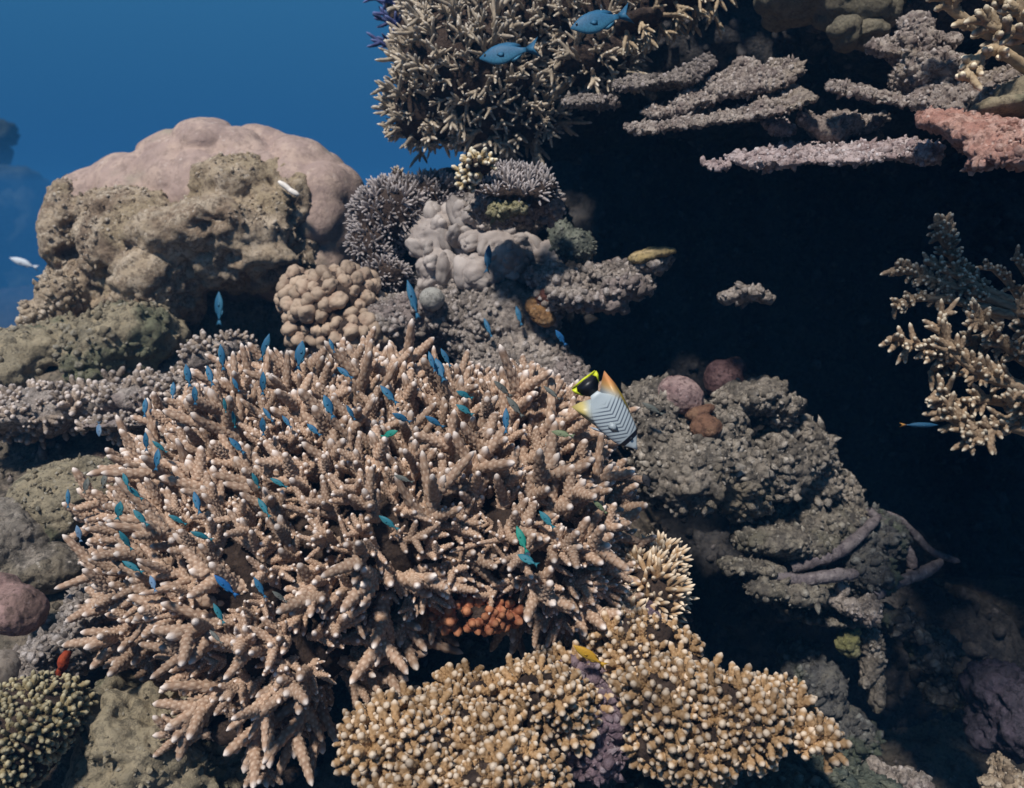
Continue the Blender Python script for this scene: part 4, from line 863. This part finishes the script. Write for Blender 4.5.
FISH = [
 (219, 309, 30, 88, .9, "blue", "slim blue fish head-up in the black hollow under the pink-capped boulder, above the grey mound"),
 (222, 358, 24, 95, .9, "blue", "blue fish hanging against the foot of the grey knobbed mound"),
 (188, 376, 21, 100, 1, "blue", "blue fish left of the grey mound's base, above the upper left staghorn tips"),
 (210, 376, 21, 112, .9, "blue", "blue fish in the dark nook directly under the grey mound"),
 (173, 391, 17, 95, 1, "blue", "faint blue fish over the end of the rubble bank, nearest the mound's left foot"),
 (195, 396, 18, 86, 1.1, "blue", "broad little blue fish at the staghorn's top left fringe under the grey mound"),
 (265, 348, 26, 72, .8, "blue", "narrow blue fish leaning right in the gap between grey mound and brown lobed coral"),
 (263, 384, 22, 84, .9, "blue", "blue fish right below the narrow leaning one, at the top fringe of the staghorn"),
 (300, 356, 27, 82, 1.1, "blue", "stout blue fish at the foot of the brown lobed coral"),
 (236, 385, 14, 115, .9, "blue", "tiny blue fish among the pale top-left staghorn tips"),
 (225, 406, 14, 92, .9, "teal", "tiny teal fish just beneath the pale top-left staghorn tips"),
 (234, 420, 16, 95, .8, "teal", "thin teal fish below the tiny teal one, upper left of the staghorn"),
 (145, 408, 18, 92, 1, "blue", "blue fish head-up where the rubble bank meets the staghorn"),
 (99, 429, 14, 268, 1.3, "pale", "pale violet-blue fish under the rubble bank over the black crevice"),
 (146, 442, 18, 88, .9, "blue", "blue fish on the staghorn's left shoulder, next to two crossing fish"),
 (160, 447, 17, 140, .8, "teal", "slanting fish of a crossing pair on the staghorn's left shoulder"),
 (157, 460, 20, 84, 1.1, "blue", "upright fish of a crossing pair on the staghorn's left shoulder"),
 (126, 481, 16, 120, 1, "teal", "upper dark teal fish of a nose-to-tail pair at the staghorn's left edge"),
 (135, 493, 19, 136, .8, "teal", "lower dark teal fish of a nose-to-tail pair at the staghorn's left edge"),
 (68, 499, 17, 94, .8, "blue", "small blue fish in front of the yellow-grey boulder"),
 (86, 486, 15, 75, 1.3, "grey", "blurred grey fish in front of the yellow-grey boulder's right side"),
 (104, 481, 14, 80, 1.2, "grey", "second blurred grey fish, where the boulder meets the staghorn"),
 (119, 511, 18, 76, 1.4, "teal", "chubby turquoise fish at the white-tipped left edge of the staghorn"),
 (141, 518, 20, 132, .9, "teal", "teal fish slanting down right of the chubby turquoise one"),
 (79, 534, 16, 100, 1.2, "pale", "pale blue fish in shade off the staghorn's far left tip"),
 (126, 541, 22, 115, .9, "teal", "teal fish in the dark gap at the staghorn's left side"),
 (133, 567, 22, 152, .8, "teal", "thin teal fish lying almost level at the lower left of the staghorn"),
 (153, 584, 16, 115, 1.1, "pale", "faint pale fish just below the thin level teal one"),
 (197, 503, 22, 112, .9, "blue", "blue fish over the left middle of the staghorn, nose up"),
 (178, 520, 18, 148, .8, "teal", "small teal fish left below the nose-up blue one at left middle"),
 (202, 536, 21, 155, .8, "teal", "slender teal fish in the left middle of the staghorn, above a knobbly long branch"),
 (226, 586, 28, 134, .8, "bright", "vivid blue fish in the dark hollow at lower left of the staghorn"),
 (260, 588, 22, 118, .8, "blue", "blue fish just right of the vivid blue one in the lower left hollow"),
 (280, 597, 17, 138, .8, "grey", "dim fish trailing right of the pair in the lower left hollow"),
 (219, 614, 21, 118, .8, "teal", "teal fish below the vivid blue one, lower left staghorn"),
 (216, 637, 18, 140, .7, "grey", "faint drab fish lowest of those over the lower left staghorn"),
 (237, 446, 20, 132, .9, "blue", "blue fish slanting over the upper left centre of the staghorn"),
 (256, 481, 16, 112, .9, "teal", "small teal fish left of centre, one of a close pair"),
 (279, 483, 18, 152, .8, "teal", "second teal fish of a close pair left of centre, lying flatter"),
 (264, 508, 22, 128, .8, "teal", "teal fish diving over the staghorn just under the close pair"),
 (268, 415, 17, 128, .8, "blue", "small slanting blue fish under the gap by the brown lobed coral, uppermost of three"),
 (263, 427, 18, 88, 1, "blue", "upright blue fish, leftmost of three bunched in the upper staghorn"),
 (287, 422, 15, 130, .9, "blue", "right-hand fish of three bunched in the upper staghorn"),
 (332, 346, 14, 112, .8, "blue", "tiny dark blue fish among the topmost staghorn spires"),
 (345, 373, 19, 145, .9, "blue", "blue fish tucked under the topmost spires of the staghorn"),
 (329, 407, 23, 112, 1.1, "blue", "deep blue fish in the upper middle of the staghorn, with a smaller one beside it"),
 (351, 413, 16, 118, .8, "blue", "smaller blue fish beside the deep blue one in the upper middle"),
 (314, 430, 17, 140, 1, "blue", "short blue fish under the deep blue one, upper middle"),
 (389, 395, 23, 133, .9, "blue", "long blue fish pointing up left over the upper staghorn, near the vertical centre line"),
 (402, 418, 19, 152, 1, "blue", "shiny blue fish with a glinting back above the green one"),
 (389, 434, 17, 20, 1.1, "green", "emerald green fish in a shaded pocket high in the staghorn"),
 (432, 362, 20, 108, .8, "blue", "left fish of three clustered at the staghorn's crest"),
 (446, 358, 19, 118, .8, "blue", "right fish of three clustered at the staghorn's crest"),
 (440, 370, 24, 112, 1.1, "blue", "biggest and lowest fish of three clustered at the staghorn's crest"),
 (447, 354, 15, 150, .8, "black", "small blackish fish above the cluster of three at the crest"),
 (465, 395, 17, 155, 1, "teal", "upper one of two stacked teal fish in the upper right middle"),
 (465, 410, 18, 148, 1, "teal", "lower one of two stacked teal fish in the upper right middle"),
 (435, 422, 20, 148, .9, "blue", "blue fish left below the two stacked teal ones"),
 (506, 421, 24, 90, .8, "blue", "vertical blue fish alone on the right half of the staghorn"),
 (503, 389, 22, 138, .8, "grey", "slim olive-grey fish above and left of a second grey one, upper right staghorn"),
 (515, 407, 24, 128, .8, "grey", "slim olive-grey fish right beside the lone vertical blue one"),
 (563, 434, 21, 168, .9, "olive", "olive fish near the butterflyfish's belly, over the staghorn's right shoulder"),
 (552, 393, 20, 140, .7, "grey", "grey shadowy fish left of the butterflyfish's tail"),
 (404, 479, 19, 160, .8, "grey", "faint grey fish over the bright middle of the staghorn"),
 (389, 523, 22, 145, .9, "teal", "blue-teal fish in the shaded middle of the staghorn"),
 (547, 520, 21, 132, 1, "teal", "teal fish uppermost of a trio by the dark right-hand hollow"),
 (522, 540, 26, 112, .9, "green", "emerald fish in the trio by the dark right-hand hollow"),
 (528, 560, 21, 155, 1.1, "teal", "turquoise fish lowest of the trio by the dark right-hand hollow"),
 (600, 507, 18, 135, .8, "olive", "dull brown fish over the staghorn's right flank"),
 (647, 482, 16, 112, 1.5, "black", "tiny black fish between the staghorn and the rubble mound"),
 (653, 409, 22, 150, .8, "grey", "blurred grey fish in the dark between butterflyfish and speckled knob"),
 (488, 259, 27, 86, .8, "blue", "slim blue fish head-up before the pale grey lobed coral"),
 (413, 300, 36, 106, .65, "blue", "long thin blue fish left of the pale ball sponge"),
 (488, 328, 20, 112, .7, "blue", "thin blue fish over the grey rubble slope, left of another"),
 (519, 316, 19, 106, .8, "blue", "blue fish beside the rusty orange sponge patch"),
 (561, 338, 17, 125, 1, "bright", "bright blue fish at the rubble slope's edge by the black cave"),
 (508, 53, 58, 188, .95, "blue", "large turquoise-blue fish, left one of two before the top staghorn thicket"),
 (600, 21, 62, 197, .95, "blue", "large turquoise-blue fish, right and higher of two before the top staghorn thicket"),
 (590, 656, 34, 147, .85, "yellow", "mustard yellow fish between the staghorn and the ochre knob corals"),
 (24, 263, 26, 160, .8, "white", "far off whitish fish catching light in the open water at the left edge"),
 (919, 425, 34, 0, .45, "dim", "dim blue fish with orange tail in the black cave by the lower right staghorn"),
]
cam_o = Vector((0, 0, 0))
for px, py, L, ang, slim, col, lab in FISH:
    big = L > 50
    d = min(hit_depth(px + a, py + b) for a, b in ((0, 0), (-L * .3, 0), (L * .3, 0), (0, L * .4), (0, -L * .4)))
    d = max(.8, min(d, 2.6) - (.25 if big else .045))
    if px > 900: d = 1.9
    if px < 40: d = 6.0
    flip = 1 if math.cos(R(ang)) >= 0 else -1
    if big:
        r = empty("fish", (0, 0, 0), lab, "fish", "large blue fish at the top")
        for nm, (v, f, c) in (("body", fish_body(HS, WS, segs=18)), ("tail_fin", fin([(x * 1.06, z * 1.1) for x, z in TAIL], .006)), ("dorsal_fin", fin(DORS, .006)), ("anal_fin", fin(ANAL, .005)), ("pectoral_fin", fin(PECT, .003, .060)), ("pectoral_fin", fin(PECT, .003, -.060))):
            part(nm, v, f, M_fb["blue"], r)
        for s in (-1, 1):
            part("eye", ICO[2][0] * np.array([.020, .012, .022]) + np.array([.40, s * .036, .02]), ICO[2][1], M_eye, r)
        aim(r, px, py, d, ang, L, flip, random.uniform(-8, 8)); r.scale = (r.scale[0], r.scale[1], r.scale[2] * 1.3)
    else:
        o = bpy.data.objects.new("fish", fish_mesh(col, slim)); link(o)
        tag(o, lab, "fish", G2 if col in ("grey", "olive", "black") else G1 if col in ("blue", "teal", "bright", "green", "pale") else None)
        aim(o, px, py, d, ang, L * 1.15, flip, random.uniform(-20, 20), random.uniform(-15, 15))

# the butterflyfish, head down to the right
def bf_mat():
    m, t, b = nt("butterflyfish_skin")
    tc = t.nodes.new("ShaderNodeTexCoord").outputs["Object"]
    sp = t.nodes.new("ShaderNodeSeparateXYZ"); t.links.new(tc, sp.inputs[0])
    X_, Z_ = sp.outputs[0], sp.outputs[2]
    def mth(op, a, b2=None):
        n = t.nodes.new("ShaderNodeMath"); n.operation = op
        for k, v in ((0, a), (1, b2)):
            if v is None: continue
            if isinstance(v, (int, float)): n.inputs[k].default_value = v
            else: t.links.new(v, n.inputs[k])
        return n.outputs[0]
    ph = mth('MULTIPLY', mth('ADD', X_, mth('MULTIPLY', mth('ABSOLUTE', mth('SUBTRACT', Z_, .02)), .62)), 128)
    st = rng_(t, mth('SINE', ph), -.1, .9, 0, .9)
    body_z = rng_(t, X_, -.22, -.12); hd = rng_(t, X_, .31, .27)
    st = mth('MULTIPLY', mth('MULTIPLY', st, body_z), hd)
    col = mixn(t, st, (.40, .46, .49), (.06, .075, .11))
    yel = rng_(t, mth('ADD', mth('ABSOLUTE', mth('SUBTRACT', Z_, .0)), mth('MULTIPLY', X_, -.45)), .20, .34)
    col = mixn(t, mth('MULTIPLY', yel, hd), col, (.52, .42, .14))
    org = rng_(t, mth('ADD', Z_, mth('MULTIPLY', X_, -.55)), .22, .44)
    col = mixn(t, mth('MULTIPLY', org, hd), col, (.55, .23, .08))
    edge = rng_(t, mth('ADD', Z_, mth('MULTIPLY', X_, .14)), .178, .192)
    col = mixn(t, mth('MULTIPLY', mth('MULTIPLY', edge, hd), rng_(t, X_, -.30, -.12)), col, (.70, .48, .05))
    bx = mth('ABSOLUTE', mth('SUBTRACT', mth('ADD', X_, mth('MULTIPLY', Z_, .10)), .335))
    col = mixn(t, rng_(t, bx, .034, .026), col, (.006, .006, .012))
    t.links.new(col, b.inputs["Base Color"]); b.inputs["Roughness"].default_value = .45
    return m
bf = empty("butterflyfish", (0, 0, 0), "white butterflyfish with grey chevrons, orange-yellow back and black eye band, nose pointing down right", "butterflyfish")
MB_ = bf_mat()
hs = [.012, .034, .075, .115, .138, .152, .164, .172, .18, .183, .18, .172, .155, .12, .07, .045]
ws = [.010, .016, .024, .038, .05, .058, .062, .064, .062, .058, .052, .044, .034, .024, .016, .012]
v, f, c = fish_body(hs, ws, .5, -.36, 22); part("body", v, f, MB_, bf)
v, f, c = fin([(.30, .09), (.20, .145), (.05, .19), (-.12, .222), (-.30, .235), (-.50, .225), (-.46, .18), (-.40, .12), (-.33, .06), (-.1, .10), (.1, .10)], .004); part("dorsal_fin", v, f, MB_, bf)
v, f, c = fin([(.12, -.14), (-.05, -.195), (-.22, -.235), (-.40, -.265), (-.38, -.17), (-.33, -.06), (-.1, -.12)], .004); part("anal_fin", v, f, MB_, bf)
M_blk = plain_mat("tail_black", (.008, .008, .012), .4); M_ylw = plain_mat("tail_yellow", (.62, .68, .03), .4)
v, f, c = fin([(-.35, .045), (-.42, .10), (-.50, .14), (-.55, .145), (-.55, -.145), (-.50, -.14), (-.42, -.10), (-.35, -.045)], .004); tf = part("tail_fin", v, f, M_blk, bf)
for sg in (1, -1):
    v, f, c = fin([(-.40, sg * .098), (-.50, sg * .155), (-.56, sg * .16), (-.55, sg * .10), (-.52, sg * .125), (-.47, sg * .115)], .013)
    o = part("fin_edge", v, f, M_ylw, tf, origin=np.zeros(3))
v, f, c = fin([(-.545, .145), (-.575, .15), (-.585, 0), (-.575, -.15), (-.545, -.145), (-.56, 0)], .008); part("fin_edge", v, f, M_ylw, tf, origin=np.zeros(3))
for sg in (1, -1):
    v, f, c = fin([(.18, -.04), (.08, -.01), (.02, -.05), (.05, -.10), (.13, -.09)], .003, sg * .063); part("pectoral_fin", v, f, plain_mat("clear_fin", (.34, .39, .42), .4), bf)
    part("eye", ICO[2][0] * np.array([.019, .010, .019]) + np.array([.345, sg * .045, .02]), ICO[2][1], M_eye, bf)
v, f, c = fin([(.14, -.14), (.04, -.16), (-.08, -.25), (.0, -.225), (.08, -.18)], .010, .02); part("pelvic_fin", v, f, plain_mat("pelvic_grey", (.3, .34, .4), .4), bf)
aim(bf, 612, 417, min(1.40, min(hit_depth(a, b) for a, b in ((600, 430), (625, 440), (635, 452), (585, 415), (642, 458))) - .14), -52, 84, 1, 8); bf.scale = (bf.scale[0], bf.scale[1], bf.scale[2] * 1.16)

# ------------------------------------------------------------------ the water itself
hz = bpy.data.meshes.new("haze")
hb = bmesh.new(); bmesh.ops.create_cube(hb, size=1.0)
for v_ in hb.verts: v_.co = Vector((v_.co.x * 230, v_.co.y * 230, -7.6 if v_.co.z < 0 else 1.75))
hb.to_mesh(hz); hb.free()
ho = link(bpy.data.objects.new("haze", hz)); ho["kind"] = "stuff"
hm = bpy.data.materials.new("water_haze"); hm.use_nodes = True
ht = hm.node_tree; ht.nodes.clear()
ho_ = ht.nodes.new("ShaderNodeOutputMaterial"); hv = ht.nodes.new("ShaderNodeVolumePrincipled")
hv.inputs["Color"].default_value = (.06, .29, .63, 1); hv.inputs["Density"].default_value = 0.015
ht.links.new(hv.outputs[0], ho_.inputs["Volume"]); hz.materials.append(hm)
